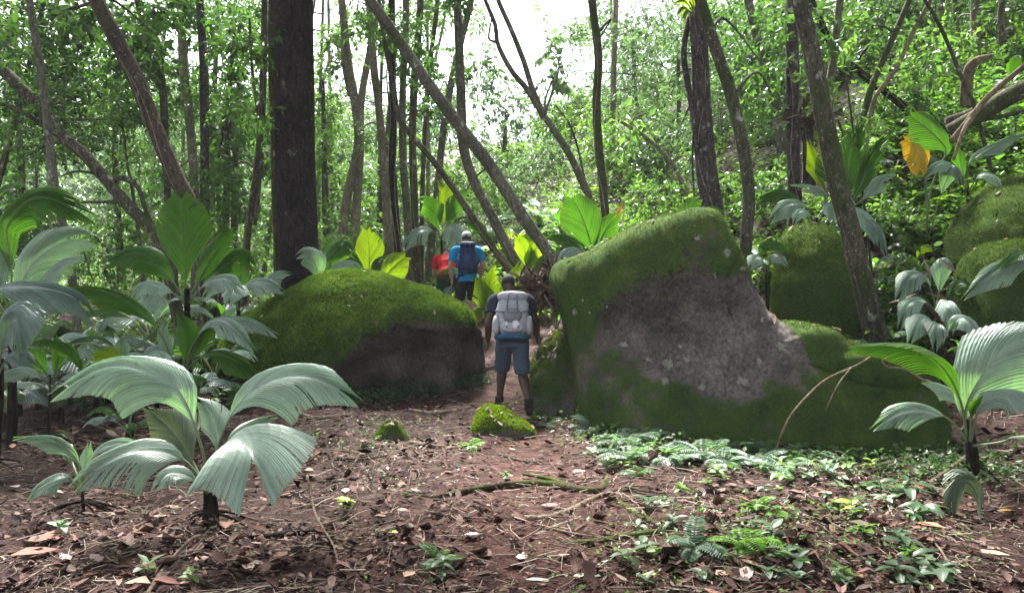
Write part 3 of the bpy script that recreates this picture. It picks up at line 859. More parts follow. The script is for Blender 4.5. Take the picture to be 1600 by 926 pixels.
tree('thin leaning trunk bending upright, left of the long leaning trunk', 13.4, [(800, 430), (775, 395), (735, 335), (690, 268), (640, 208), (622, 180), (612, 120), (600, 60)], (14, 9), 'bark_brown',
     [(605, 55, 13.5, .55, 20), (640, 130, 13.6, .5, 14)], ext=0.8, **DARK)
tree('trunk bowed at its foot and upright above, crossing the long leaning trunk', 13.8, [(820, 430), (800, 400), (772, 345), (742, 285), (724, 225), (720, 130), (716, 40), (714, -30)], (20, 13), 'bark_grey',
     [(735, 130, 14, .5, 10), (712, 15, 14, .7, 14)], **DARK)
tree('pale grey slanting trunk behind the two leaning trunks', 17.5, [(672, 400), (683, 300), (692, 210), (705, 130), (724, 50), (740, -20)], (14, 11), 'bark_grey', [(690, 150, 18, .5, 8)], **MID)
tree('dark forked tree against the white sky, two limbs splitting low', 13.6, [(945, 400), (922, 312), (900, 262), (880, 225), (850, 182)], (15, 12), 'bark_grey',
     [(875, 110, 14, .55, 14), (860, 60, 14.2, .35, 8)], [([(851, 184, 13.6), (822, 138, 13.6), (800, 112, 13.5), (778, 70, 13.5), (774, 40, 13.4), (758, 0, 13.4), (745, -40, 13.4)], (10, 5)),
      ([(850, 184, 13.6), (832, 140, 13.7), (818, 95, 13.7), (798, 45, 13.8), (778, 0, 13.8), (765, -40, 13.8)], (11, 6)), ([(914, 300, 13.6), (906, 285, 13.5), (890, 250, 13.5)], (5, 3)),
      ([(776, 66, 13.5), (764, 60, 13.4), (768, 30, 13.4)], (4, 2))], ext=0, top=False, **HAZE_GREY)
tree('upright grey-green trunk rising behind the left shoulder of the huge boulder', 13.0, [(950, 400), (944, 310), (936, 235), (932, 160), (935, 90), (926, 10), (922, -60)], (16, 14), 'bark_mossy', [(925, 60, 13.4, .4, 8)], sides=14, **HAZE_GREY)
tree('thin curved dark sapling between the forked tree and the upright grey-green trunk', 14.4, [(930, 380), (918, 310), (905, 240), (890, 195), (868, 165)], (6, 3), 'bark_brown', [(880, 180, 14.5, .45, 14), (862, 190, 14.5, .4, 10)], ext=0, top=False, **LITE)
tree('pale orange-brown distant trunk behind the upright grey-green trunk', 20, [(958, 400), (957, 300), (958, 150), (962, 20), (962, -30)], (12, 9), 'bark_pale', [(985, 60, 20.5, 1.2, 44), (1010, 150, 20.5, 1.1, 40), (950, 200, 20.5, .9, 26)], **HAZE_GREY)
tree('very thin pale distant trunk below the forked tree', 22, [(878, 400), (876, 300), (874, 220)], (7, 5), 'bark_pale', [(876, 230, 22, .9, 30)], ext=0, top=False, **HAZE_GREY)
tree('pale leaning dead-looking limb crossing right behind the huge boulder', 15, [(1075, 310), (1050, 255), (1010, 215), (970, 190)], (8, 6), 'bark_pale', [(985, 195, 15, .35, 10)], [([(985, 192, 15), (1000, 180, 15), (1022, 174, 15)], (3, 2))], ext=0, top=False, **LITE)
tree('brown leaning sapling trunk behind the summit of the huge boulder', 17, [(1052, 330), (1035, 280), (1015, 235), (1005, 200)], (8, 6), 'bark_brown', [(1005, 190, 17, .8, 34)], ext=0, top=False, **MID)

# --- right side
tree('thick brown trunk laced with hanging roots above the huge boulder', 11.6, [(1118, 400), (1112, 320), (1103, 260), (1098, 180), (1094, 90), (1088, -20)], (44, 25), 'bark_purple',
     [(1060, 60, 12.4, .8, 30), (1040, 130, 12.6, .8, 30), (1075, 200, 12.6, .7, 24)],
     [([(1096, 20, 11.4), (1090, 90, 11.35), (1088, 150, 11.35), (1082, 240, 11.35), (1086, 330, 11.3)], (3, 3)), ([(1102, 60, 11.4), (1100, 160, 11.3), (1108, 250, 11.3), (1104, 330, 11.25)], (3, 3)), ([(1080, 20, 11.7), (1068, 80, 11.7), (1078, 150, 11.6), (1090, 240, 11.5)], (10, 8))], sides=16, rough=0.16, **HAZE_GREY)
tree('dark curving trunk rising just behind the huge boulder’s right edge', 10.2, [(1164, 420), (1166, 370), (1170, 300), (1158, 215), (1140, 140), (1116, 70), (1094, 0), (1078, -60)], (24, 19), 'bark_brown', [(1180, 60, 11.5, .7, 24), (1200, 150, 11.6, .6, 20)], sides=16, **MID)
tree('grey trunk slanting left behind the dark curving trunk', 15, [(1228, 300), (1216, 190), (1196, 110), (1178, 40), (1164, -30)], (18, 14), 'bark_grey', [(1190, 90, 15.5, 1, 40), (1150, 150, 15.6, .9, 32)], **MID)
tree('straight purple-brown trunk with a shaggy dead-leaf sleeve beside it', 11.5, [(1242, 320), (1240, 240), (1238, 150), (1238, 50), (1240, -40)], (25, 21), 'bark_purple', [(1275, 40, 12.5, .7, 26)],
     [([(1264, 290, 11.6), (1262, 220, 11.6), (1268, 150, 11.6), (1262, 90, 11.6), (1266, 40, 11.6)], (20, 9)), ([(1255, 290, 11.4), (1258, 200, 11.4), (1252, 100, 11.4)], (3, 2))], sides=16, rough=0.12, **MID)
tree('tall leaning lichen-spotted trunk rising in front of the upright mossy boulder', 9.0, [(1388, 560), (1368, 520), (1345, 430), (1326, 350), (1308, 285), (1287, 180), (1268, 80), (1246, -10), (1230, -80)], (38, 25), 'bark_brown',
     [], [([(1372, 545, 8.82), (1345, 470, 8.82), (1322, 380, 8.85), (1302, 290, 8.85), (1280, 190, 8.85), (1262, 90, 8.85)], (3, 3)), ([(1380, 520, 8.82), (1352, 420, 8.85), (1330, 330, 8.85)], (2, 2))], sides=20, rough=0.07, ext=3, topr=1.6, topn=40, **MID)
tree('slim grey trunk right of the shaggy purple-brown trunk', 13, [(1300, 300), (1296, 150), (1302, 90), (1312, 0), (1314, -40)], (15, 12), 'bark_grey', [(1330, 60, 13.5, .7, 26)], **MID)
tree('dark trunk leaning left down the slope, crossing two pale stems', 13.5, [(1440, 200), (1418, 172), (1385, 145), (1340, 110), (1300, 70), (1278, 25), (1262, -20)], (14, 11), 'bark_dark', [(1370, 60, 13.8, .6, 20)], **MID)
tree('pale greenish stem leaning right above the yellow palm leaf', 13, [(1340, 215), (1352, 170), (1366, 125), (1388, 75), (1412, 20), (1425, -20)], (13, 9), 'bark_mossy', [(1330, 40, 13.4, .6, 24), (1400, 130, 13.5, .5, 18)], **LITE)
tree('bare pale branch-like stem leaning right beside the greenish one', 12.8, [(1362, 175), (1372, 145), (1402, 105), (1422, 60), (1446, 15), (1462, -20)], (8, 7), 'stick', ext=0.8, topn=16, topr=.7, **LITE)
tree('straight pale brown trunk upright on the top right slope', 15, [(1526, 180), (1526, 120), (1524, 50), (1523, -30)], (18, 16), 'bark_pale', [(1500, 40, 15.6, .9, 34), (1560, 30, 15.6, .9, 34)], **DARK)
tree('thin bowed dark stem springing from the fallen log', 11.2, [(1524, 172), (1506, 130), (1484, 75), (1462, 28), (1440, -10)], (8, 6), 'bark_brown', ext=0.8, topn=14, topr=.7, **DARK)
tree('thin curved stem near the top right corner', 14, [(1580, 110), (1568, 70), (1563, 30), (1568, -30)], (11, 10), 'bark_brown', [(1590, 20, 14.5, .8, 30)], **DARK)
tree('pale buttressed trunk far up the right-hand slope', 17.5, [(1470, 130), (1468, 60), (1476, 0), (1480, -30)], (26, 16), 'bark_pale', [(1440, 40, 18, 1, 44), (1480, 90, 18.2, 1, 40)], **DARK)
tree('thin dark sapling on the slope under the crossing stems', 14, [(1430, 230), (1432, 170), (1428, 120)], (7, 5), 'bark_purple', [(1432, 110, 14, .6, 22)], ext=0, top=False, **MID)
tree('small leafy sapling right of the leaning lichen-spotted trunk', 10.6, [(1352, 330), (1338, 250), (1330, 180), (1322, 120)], (5, 3), 'bark_brown', [(1320, 130, 10.6, .4, 16), (1345, 200, 10.8, .3, 10)], ext=0, top=False, **LITE)
tree('slim brown trunk at the upper right, right of the pale buttressed trunk', 16, [(1545, 150), (1500, 60), (1490, -30)], (9, 8), 'bark_brown', [(1460, 130, 16.4, .8, 30)], **MID)

# --- leafy trees farther back, whose foliage fills the gaps
BACK = [  # label, distance, trunk pixels, blobs
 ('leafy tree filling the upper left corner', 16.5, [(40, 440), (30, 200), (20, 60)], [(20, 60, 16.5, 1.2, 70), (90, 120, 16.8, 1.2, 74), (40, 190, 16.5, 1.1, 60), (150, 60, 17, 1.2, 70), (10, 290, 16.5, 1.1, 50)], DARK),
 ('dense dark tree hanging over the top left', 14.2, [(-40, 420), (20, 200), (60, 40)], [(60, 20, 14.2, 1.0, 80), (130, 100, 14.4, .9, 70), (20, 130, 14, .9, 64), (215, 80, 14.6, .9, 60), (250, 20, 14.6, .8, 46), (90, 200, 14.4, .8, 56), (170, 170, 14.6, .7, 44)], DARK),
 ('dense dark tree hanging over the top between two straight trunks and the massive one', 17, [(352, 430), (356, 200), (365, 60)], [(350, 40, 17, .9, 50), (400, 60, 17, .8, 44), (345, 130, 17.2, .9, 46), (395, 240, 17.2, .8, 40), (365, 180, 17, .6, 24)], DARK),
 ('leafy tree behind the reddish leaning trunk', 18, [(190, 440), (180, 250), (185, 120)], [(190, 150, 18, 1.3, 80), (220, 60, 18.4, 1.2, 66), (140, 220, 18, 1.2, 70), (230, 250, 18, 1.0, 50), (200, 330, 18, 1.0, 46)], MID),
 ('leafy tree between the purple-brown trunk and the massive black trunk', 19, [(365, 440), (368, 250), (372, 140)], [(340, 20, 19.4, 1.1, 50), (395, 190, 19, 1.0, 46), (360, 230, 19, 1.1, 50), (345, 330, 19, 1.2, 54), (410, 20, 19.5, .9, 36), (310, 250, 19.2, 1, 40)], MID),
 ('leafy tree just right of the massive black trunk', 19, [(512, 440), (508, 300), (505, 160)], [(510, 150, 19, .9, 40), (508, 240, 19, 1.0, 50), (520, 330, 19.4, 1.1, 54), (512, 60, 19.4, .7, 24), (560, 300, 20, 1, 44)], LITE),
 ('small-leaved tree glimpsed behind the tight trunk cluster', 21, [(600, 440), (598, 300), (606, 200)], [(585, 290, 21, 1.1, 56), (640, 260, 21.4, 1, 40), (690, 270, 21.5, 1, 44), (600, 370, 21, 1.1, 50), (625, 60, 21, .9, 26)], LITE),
 ('pale grey-green leafy tree on the skyline below the white sky', 26, [(790, 440), (785, 300), (790, 200)], [(770, 190, 26, 1.5, 56), (830, 210, 26.3, 1.5, 56), (760, 260, 26, 1.6, 64), (850, 270, 26, 1.5, 56), (740, 160, 26.5, 1.0, 28), (900, 240, 26.5, 1.6, 60)], HAZE_GREY),
 ('tall airy tree right of the white sky gap', 22, [(1000, 420), (995, 250), (990, 80)], [(960, 60, 22, 1.3, 60), (1020, 50, 22.3, 1.4, 70), (1000, 140, 22, 1.3, 64), (1050, 110, 22.5, 1.2, 56), (890, 120, 22, .9, 26), (990, 240, 22.4, 1.4, 64), (940, 20, 22, 1, 36)], HAZE_GREY),
 ('leafy grey-green tree behind the root-laced trunk', 19, [(1060, 420), (1062, 260), (1060, 120)], [(1070, 30, 19, 1.2, 64), (1040, 200, 19, 1.1, 56), (1070, 260, 19, 1.0, 48), (1130, 200, 19.3, 1.1, 50), (1140, 90, 19.4, 1.0, 46)], HAZE_GREY),
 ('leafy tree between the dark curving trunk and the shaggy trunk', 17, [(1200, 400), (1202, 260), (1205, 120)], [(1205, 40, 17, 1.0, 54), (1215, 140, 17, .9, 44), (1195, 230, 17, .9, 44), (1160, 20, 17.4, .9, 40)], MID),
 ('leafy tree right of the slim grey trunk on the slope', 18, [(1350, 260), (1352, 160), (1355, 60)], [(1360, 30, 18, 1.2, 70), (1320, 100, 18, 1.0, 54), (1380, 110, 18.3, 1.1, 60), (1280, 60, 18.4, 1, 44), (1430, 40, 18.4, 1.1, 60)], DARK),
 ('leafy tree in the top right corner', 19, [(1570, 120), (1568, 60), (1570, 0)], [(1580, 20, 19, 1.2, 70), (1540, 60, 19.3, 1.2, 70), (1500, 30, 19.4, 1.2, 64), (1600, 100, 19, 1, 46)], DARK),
]
for lab, d, tp, bl, pal in BACK:
    tree(lab, d, tp, (14, 9), 'bark_brown', [(a, b, c, r * 1.05, n * 1.5) for a, b, c, r, n in bl], ext=0.6, top=False, **pal)

# --- bushes
def bush(label, px, py, d, r, n, pal, leaf=0.11, group=None, h=None, spread=None):
    global TREE_N
    TREE_N += 1
    rng = np.random.default_rng(4000 + TREE_N)
    c = at(px, py, d)
    g = gz(c[0], d)
    base = np.array((c[0], d, g))
    root = thing('bush', label, 'bush', base, group)
    for k in range(4):
        tip = c + rng.normal(0, r * 0.45, 3)
        part('stem', *tube([base + rng.normal(0, 0.04, 3) * (1, 1, 0) - (0, 0, 0.05), (base + tip) / 2 + rng.normal(0, 0.1, 3), tip], [0.014, 0.005], 10, 5, 0.05), M['bark_brown'], root)
    z0 = max(g + 0.1, c[2] - r)
    cc = np.array((c[0], d, (z0 + c[2] + r * 0.8) / 2))
    blobs = [(cc, np.array((r * (spread or 1), r * 0.8, max(0.25, (c[2] + r * 0.8 - z0) / 2))), n)]
    cv, cf, ct = crown(blobs, rng, leaf, lo=pal['lo'], hi=pal['hi'], ratio=0.26)
    part('foliage', cv, cf, M['foliage'], root, smooth=False, col=ct)
    return root
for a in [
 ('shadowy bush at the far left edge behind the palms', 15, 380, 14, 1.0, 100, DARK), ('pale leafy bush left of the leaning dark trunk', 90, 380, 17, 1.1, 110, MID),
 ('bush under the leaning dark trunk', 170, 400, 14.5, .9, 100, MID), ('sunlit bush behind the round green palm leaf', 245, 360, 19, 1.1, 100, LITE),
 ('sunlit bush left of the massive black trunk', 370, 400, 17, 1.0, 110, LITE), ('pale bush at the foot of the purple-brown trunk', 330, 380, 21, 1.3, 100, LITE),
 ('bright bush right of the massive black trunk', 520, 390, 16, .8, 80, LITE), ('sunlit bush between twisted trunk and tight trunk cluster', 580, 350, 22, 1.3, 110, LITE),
 ('bush behind the blue-shirted hiker’s head', 725, 350, 19, 1.2, 110, HAZE_GREY), ('grey-green bush behind the long leaning trunk', 800, 320, 21, 1.6, 150, HAZE_GREY),
 ('dark leafy bush at the left foot of the tight trunk cluster', 560, 410, 15.5, .5, 40, MID), ('grey-green bush left of the forked tree', 860, 310, 22, 1.5, 130, HAZE_GREY),
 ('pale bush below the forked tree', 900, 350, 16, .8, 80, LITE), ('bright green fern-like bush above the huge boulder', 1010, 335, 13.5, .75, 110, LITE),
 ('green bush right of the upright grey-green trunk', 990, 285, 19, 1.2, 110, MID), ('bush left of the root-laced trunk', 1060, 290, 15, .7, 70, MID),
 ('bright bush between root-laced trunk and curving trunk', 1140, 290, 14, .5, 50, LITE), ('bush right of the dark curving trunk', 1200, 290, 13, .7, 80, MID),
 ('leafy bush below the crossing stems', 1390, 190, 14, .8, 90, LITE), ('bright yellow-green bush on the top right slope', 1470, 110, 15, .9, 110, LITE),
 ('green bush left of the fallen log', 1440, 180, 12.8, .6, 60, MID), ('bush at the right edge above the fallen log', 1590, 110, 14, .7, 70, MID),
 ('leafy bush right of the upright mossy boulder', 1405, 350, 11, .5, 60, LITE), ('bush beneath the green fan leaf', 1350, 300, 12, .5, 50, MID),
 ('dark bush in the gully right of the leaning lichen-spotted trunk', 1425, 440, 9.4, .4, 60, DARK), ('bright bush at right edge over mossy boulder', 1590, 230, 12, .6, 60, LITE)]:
    bush(*a)

# --- slim trees and understorey that thicken the view between the named trunks
RB = np.random.default_rng(2024)
SLIM = []
for k in range(34):
    d = RB.uniform(19, 31); px = RB.uniform(-60, 1660)
    if 670 < px < 930: continue
    top = RB.uniform(-60, 90); lean = RB.normal(0, 25)
    gpy = HORIZON - (gz((px - 800) / F_PX * d, d) - EYE) / d * F_PX
    cr = [(px + lean * .7 + RB.normal(0, 50), top + RB.uniform(0, gpy - top) * .75, d + RB.normal(0, .5), RB.uniform(.9, 1.5), 46) for _ in range(5)]
    SLIM.append((px, tree('slim leafy tree in the hazy wood behind the named trunks', d, [(px, gpy), (px + lean * .4, (gpy + top) / 2), (px + lean, top)], (RB.uniform(7, 12), 6), ['bark_pale', 'bark_brown', 'bark_grey'][k % 3], cr, ext=1.0, topn=30, topr=1.2,
         group='slim trees in the background wood', leaf=.14, **[HAZE_GREY, MID, LITE, HAZE_GREY][k % 4])))
ORD = 'first second third fourth fifth sixth seventh eighth ninth tenth eleventh twelfth thirteenth fourteenth fifteenth sixteenth seventeenth eighteenth nineteenth twentieth'.split()
SLIM.sort(key=lambda t: t[0])
_l = [o for p_, o in SLIM if p_ < 760]; _r = [o for p_, o in SLIM if p_ >= 760][::-1]
for side, row in (('left', _l), ('right', _r)):
    for q, o in enumerate(row):
        o['label'] = 'slim leafy tree in the background wood, %s from the %s edge' % (ORD[q], side)
for k in range(64):
    d = RB.uniform(15.5, 30); px = RB.uniform(-80, 1680)
    x = (px - 800) / F_PX * d
    h = RB.uniform(.5, 1.6)
    py = HORIZON - (gz(x, d) + h - EYE) / d * F_PX
    if 620 < px < 900 and d < 18: continue
    bush('leafy understorey bush in the dense growth behind the clearing', px, py, d, RB.uniform(.8, 1.5), 85, [LITE, MID, HAZE_GREY, LITE][k % 4], leaf=.13, group='understorey bushes in the background')

def undergrowth():
    rng = np.random.default_rng(8)
    n = 29000
    y = 11.5 * (34 / 11.5) ** rng.random(n); x = rng.uniform(-.95, .95, n) * y
    right = rng.random(n) < .3
    y = np.where(right, rng.uniform(8.8, 15, n), y); x = np.where(right, rng.uniform(.42, .85, n) * y, x)
    p = np.stack([x, y, 0 * x], 1)
    keep = (fbm(p * .8, 44, 3) > -.05 - .35 * (y > 15)) & ~((np.abs(x + .02 * y) < 1.1) & (y < 15.5))
    x, y = x[keep], y[keep]
    n = len(x)
    base = np.stack([x, y, ground(x, y)], 1)
    Ps, Ds, Ts = [], [], []
    hgt = rng.uniform(.08, .4, (n, 1)) * (1 + .8 * (y > 16))[:, None]
    sh = np.clip(rng.normal(.5, .25, (n, 1)), 0, 1)
    for k in range(7):
        d_ = unit(rng.normal(0, 1, (n, 3)) * (1, 1, .35))
        Ps.append(base + np.array((0, 0, 1)) * hgt * (.3 + .1 * k) + d_ * .03); Ds.append(d_ + (0, 0, -.1)); Ts.append(sh)
    P, D, T = np.concatenate(Ps), np.concatenate(Ds), np.concatenate(Ts)
    L = rng.uniform(.07, .15, len(P))
    V, Fc, T = leaf_quads(P, D, L, L * .24, rng, np.array((.04, .085, .018)) * (1 - T) + np.array((.16, .27, .04)) * T, .2, 1.0)
    tag(part('undergrowth', V, Fc, M['foliage'], smooth=False, col=T), 'low leafy undergrowth covering the slopes behind the boulders', 'undergrowth', kind='stuff')
undergrowth()

# --- trees added over and behind the camera, out of frame, to shade the foreground
for k, (x, y, h, r) in enumerate([(-4.5, -3.5, 8.0, 3.2), (3.8, -4.0, 8.5, 3.2), (-7.5, 2.5, 8.2, 3.0), (7.6, 1.5, 8.6, 3.0), (-3.2, 3.4, 9.0, 2.6), (3.4, 3.0, 9.2, 2.6), (-9.5, 8.5, 8.6, 2.6), (9.8, 6.5, 10.0, 2.6), (0.3, -8.5, 8.0, 3.2), (-5.5, 13.0, 9.6, 2.4), (5.6, 12.0, 10.6, 2.6), (-1.2, 9.6, 9.4, 2.4), (2.6, 8.2, 9.8, 2.2)]):
    rng = np.random.default_rng(300 + k)
    bxy = np.array((x, y)) if (abs(x) > 5 or y < -2) and y < 10 else np.array((math.copysign(11.5, x), y)) if y > 8 else np.array((math.copysign(6.5, x), y - 3))
    b = np.array((bxy[0], bxy[1], gz(*bxy)))
    root = thing('tree', ['unseen shade tree added behind the viewer on the left', 'unseen shade tree added behind the viewer on the right', 'unseen shade tree added beside the viewer on the left', 'unseen shade tree added beside the viewer on the right', 'unseen shade tree added leaning over the viewer from the left',
                          'unseen shade tree added leaning over the viewer from the right', 'unseen shade tree added left of the left-edge palm', 'unseen shade tree added up the slope right of the viewer', 'unseen shade tree added far behind the viewer', 'tall unseen shade tree, crown added above the massive black trunk', 'tall unseen shade tree, crown added above the upright mossy boulder',
                          'tall unseen shade tree, crown added above the low boulder', 'tall unseen shade tree, crown added above the huge boulder'][k], 'tree', b)
    c = np.array((x, y, h))
    part('trunk', *tube([b - (0, 0, .1), b + (.1, -.1, h * .5), b * .75 + c * .25 + (0, 0, h * .62), c], [.2, .16, .12, .06], 24, 12, .08, k), M['bark_brown'], root)
    cv, cf, ct = crown([(c, np.array((r, r, 1.3)), 330 * r / 3)], rng, .26, per=9, lo=(.02, .05, .01), hi=(.08, .15, .025), ratio=.26)
    part('crown', cv, cf, M['foliage'], root, smooth=False, col=ct)

# --- the wooded hillside beyond, too far to pick trees apart
def far_wood():
    rng = np.random.default_rng(99)
    blobs = []
    for k in range(560):
        y = rng.uniform(29, 62)
        x = rng.uniform(-0.78, 0.78) * y
        r = rng.uniform(1.3, 2.9)
        ppx, ppy = 800 + x / y * F_PX, HORIZON - (gz(x, y) + 2.5 + r - EYE) / y * F_PX
        if 640 < ppx < 930 and ppy < 205: continue
        blobs.append((np.array((x, y, gz(x, y) + rng.uniform(0.2, 2.6))), np.array((r, r, r * rng.uniform(0.8, 1.5))), 36 * r))
    cv, cf, ct = crown(blobs, rng, 0.30, per=7, lo=(0.05, 0.085, 0.055), hi=(0.20, 0.26, 0.17), ratio=0.22)  # pale tints: far-off glare put into the leaf colour
    o = part('hillside_wood', cv, cf, M['far_foliage'], None, smooth=False, col=ct)
    tag(o, 'hazy wooded hillside seen beyond the trunks', 'wood', kind='stuff')
far_wood()
# ------------------------------------------------------------------ palms with broad pleated leaves
LEAF_N = 0
def palm_leaf(root, pts, s0, w, hint, mat, droop=0.5, notch=0.78, folds=22, torn=0.05, roll=0, vfold=0.12, pet=0.009, world=False, label=None, m=8, tip=13):
    """leaf of a young palm: petiole and midrib along pts (pixel, pixel, distance), blade from fraction s0 on, half-width w metres"""
    global LEAF_N
    LEAF_N += 1
    rng = np.random.default_rng(7000 + LEAF_N)
    P = [np.asarray(p, float) for p in pts] if world else [at(*p) for p in pts]
    n = 60
    C = spline(P, n)
    T = unit(np.gradient(C, axis=0))
    H = np.asarray(hint, float)
    S = unit(np.cross(T, H))
    for i in range(1, n):                      # keep the frame from flipping
        if np.dot(S[i], S[i - 1]) < 0: S[i] = -S[i]
    N = np.cross(S, T)
    sgn = 1.0 if np.dot(N[int(n * (s0 + 1) / 2)], H) >= 0 else -1.0
    N = N * sgn
    if roll:
        a = math.radians(roll)
        S, N = S * math.cos(a) + N * math.sin(a), N * math.cos(a) - S * math.sin(a)
    seg = np.concatenate([[0], np.cumsum(np.linalg.norm(np.diff(C, axis=0), axis=1))])
    Ltot = seg[-1]; Lb = Ltot * (1 - s0)
    rows = 2 * folds + 1
    q = np.linspace(0, 1, rows)
    s = Lb * notch * q ** 0.95
    ang = np.radians(40 - (40 - tip) * q)
    end_t = Lb * (0.50 + 0.52 * q ** 0.8) if tip < 30 else Lb * (0.45 + 0.53 * q ** 0.55)
    r = (end_t - s) / np.cos(ang)
    r = np.maximum(r, Lb * (0.16 if tip < 30 else 0.17))
    wmax = np.max(r * np.sin(ang))
    r = r * (1 + rng.normal(0, 0.012, rows))
    r[1::2] *= 1.015
    base0 = Ltot * s0
    k = np.linspace(0, 1, m + 1)
    Vs, Fs, St, Wi = [], [], [], []
    off = 0
    for side in (-1, 1):
        sp = rng.random(rows) < torn
        wob = rng.uniform(0, 6.28); 
        tt = s[:, None] + (r * np.cos(ang))[:, None] * k
        ww = (r * np.sin(ang))[:, None] * k * (w / wmax)
        t = np.clip(base0 + tt, 0, Ltot * 1.0)
        over = np.maximum(base0 + tt - Ltot, 0)
        idx = [np.interp(t, seg, A[:, j]) for A in (C, T, S, N) for j in range(3)]
        c, tg, sd, nm = (np.stack(idx[3 * j:3 * j + 3], -1) for j in range(4))
        f = ww / w
        phi = droop * f
        lat = ww * np.cos(phi * 0.6)
        dz = -ww * np.sin(phi * 0.75) + vfold * w * np.sin(np.pi * np.clip(f * 1.3, 0, 1)) * 0.5
        dz = dz + 0.03 * w * np.sin(tt / Lb * 9 + wob) * f
        amp = 0.28 * Lb * 0.9 / folds * 0.33
        pl = np.where(np.arange(rows) % 2 == 0, 1.0, -1.0)[:, None] * amp * np.clip(k * 3, 0, 1)
        V = c + tg * over[..., None] + sd * (side * lat)[..., None] + nm * (dz + pl)[..., None]
        V[:, :, 2] -= 0.05 * Lb * (k ** 3)[None, :] * rng.uniform(0.2, 1.0)
        Vs.append(V.reshape(-1, 3))
        St.append(((1 + rng.normal(0, .13, rows))[:, None] * (.86 + .2 * k)[None, :] * np.where(np.arange(rows) % 2 == 0, 1.06, .9)[:, None]).ravel())
        old = np.clip(rng.normal(.1, .5, rows) + .4 * sp, 0, 1)
        Wi.append((old[:, None] * np.clip((k - .86) / .14, 0, 1)[None, :] * .8).ravel())
        i, j = np.meshgrid(np.arange(rows - 1), np.arange(m), indexing='ij')
        keep = ~(sp[i] & (j >= m - 1 - (i * 7 % 4)))
        a0 = i * (m + 1) + j
        fq = np.stack([a0, a0 + m + 1, a0 + m + 2, a0 + 1], -1)[keep]
        if side > 0: fq = fq[:, ::-1]
        Fs.append(fq + off)
        off += rows * (m + 1)
    lf = part('leaf', np.vstack(Vs), [np.vstack(Fs)], M[mat], root, smooth=False, label=label, attrs={'streak': np.concatenate(St), 'withered': np.concatenate(Wi)})
    ts = np.linspace(0, Ltot * (s0 + (1 - s0) * notch), 16)
    mid = np.stack([np.interp(ts, seg, C[:, j]) for j in range(3)], 1) - 0.6 * pet * np.stack([np.interp(ts, seg, N[:, j]) for j in range(3)], 1)
    part('petiole', *tube(mid, [pet * 1.2, pet * .8, pet * 0.12], 16, 6, 0.02), M['petiole'], lf)
    return lf

def stub(root, px, py, d, top, r, mat='palm_stub'):
    b = at(px, py, d); g = gz(b[0], d)
    b[2] = g - 0.08
    t = at(*top, d)
    part('stem', *tube([b, (b + t) / 2 + (0.01, 0, 0), t], [r * 1.25, r, r * 0.7], 16, 12, 0.3, int(px)), M[mat], root)

U = (0, 0, 1); CAM = (0, -1, 0.15); UC = (0, -0.7, 0.7); UCs = (0, -0.4, 0.9)
def palm(label, px, d, base_py, crown_px, leaves, r=0.05, group=None, folds=22):
    x = (px - 800) / F_PX * d
    root = thing('palm', label, 'palm', (x, d, gz(x, d)), group)
    stub(root, px, base_py, d, crown_px, r * .8)
    g0 = np.array((x, d, gz(x, d)))
    rg = np.random.default_rng(int(abs(px) * 3 + 5))
    for q in range(7 if d < 8 else 0):
        a = rg.uniform(0, 6.28); l = rg.uniform(.1, .3)
        e = g0 + (math.cos(a) * l, math.sin(a) * l, 0); e[2] = gz(e[0], e[1]) + .0
        part('root', *tube([g0 + (0, 0, .09), (g0 + e) / 2 + (0, 0, .06), e], [.012, .009, .004], 10, 5, .2, q), M['palm_stub'], root)
    for lf in leaves:
        kw = dict(folds=folds)
        if isinstance(lf[-1], dict):
            kw.update(lf[-1]); lf = lf[:-1]
        palm_leaf(root, *lf, **kw)
    return root

palm('young palm with big silvery arching leaves in the left foreground', 328, 5.05, 830, (326, 752), [
  ([(325, 760, 5.05), (312, 690, 5.0), (272, 602, 4.95), (180, 572, 4.85), (82, 612, 4.7)], .30, .27, (0, -.75, .65), 'silver', dict(droop=.9)),
  ([(330, 760, 5.05), (345, 680, 5.1), (392, 612, 5.1), (470, 587, 5.0), (560, 622, 4.85)], .30, .27, (0, -.75, .65), 'silver', dict(droop=.8, notch=.85)),
  ([(330, 765, 5.0), (345, 705, 4.92), (368, 684, 4.75), (392, 712, 4.5), (400, 790, 4.32)], .34, .40, (0, -.6, .8), 'silver', dict(droop=.35, notch=.62, vfold=.05)),
  ([(325, 765, 5.05), (285, 716, 5.0), (225, 704, 4.85), (165, 724, 4.7), (112, 762, 4.6)], .26, .25, (0, -.7, .7), 'silver', dict(droop=.8, torn=.3)),
  ([(322, 770, 5.1), (300, 720, 5.2), (268, 672, 5.3), (228, 634, 5.35)], .30, .22, CAM, 'dull', dict(label='dull brownish-green old leaf', notch=.9)),
  ([(330, 760, 5.1), (338, 690, 5.2), (328, 645, 5.3), (308, 622, 5.4)], .35, .12, CAM, 'silver'),
  ([(335, 760, 5.1), (362, 690, 5.2), (400, 662, 5.3), (432, 648, 5.35)], .35, .10, UC, 'silver'),
  ([(325, 770, 5.0), (300, 745, 4.9), (265, 740, 4.8), (240, 765, 4.7)], .3, .12, UC, 'silver', dict(torn=.3)),
], r=.055, folds=30)
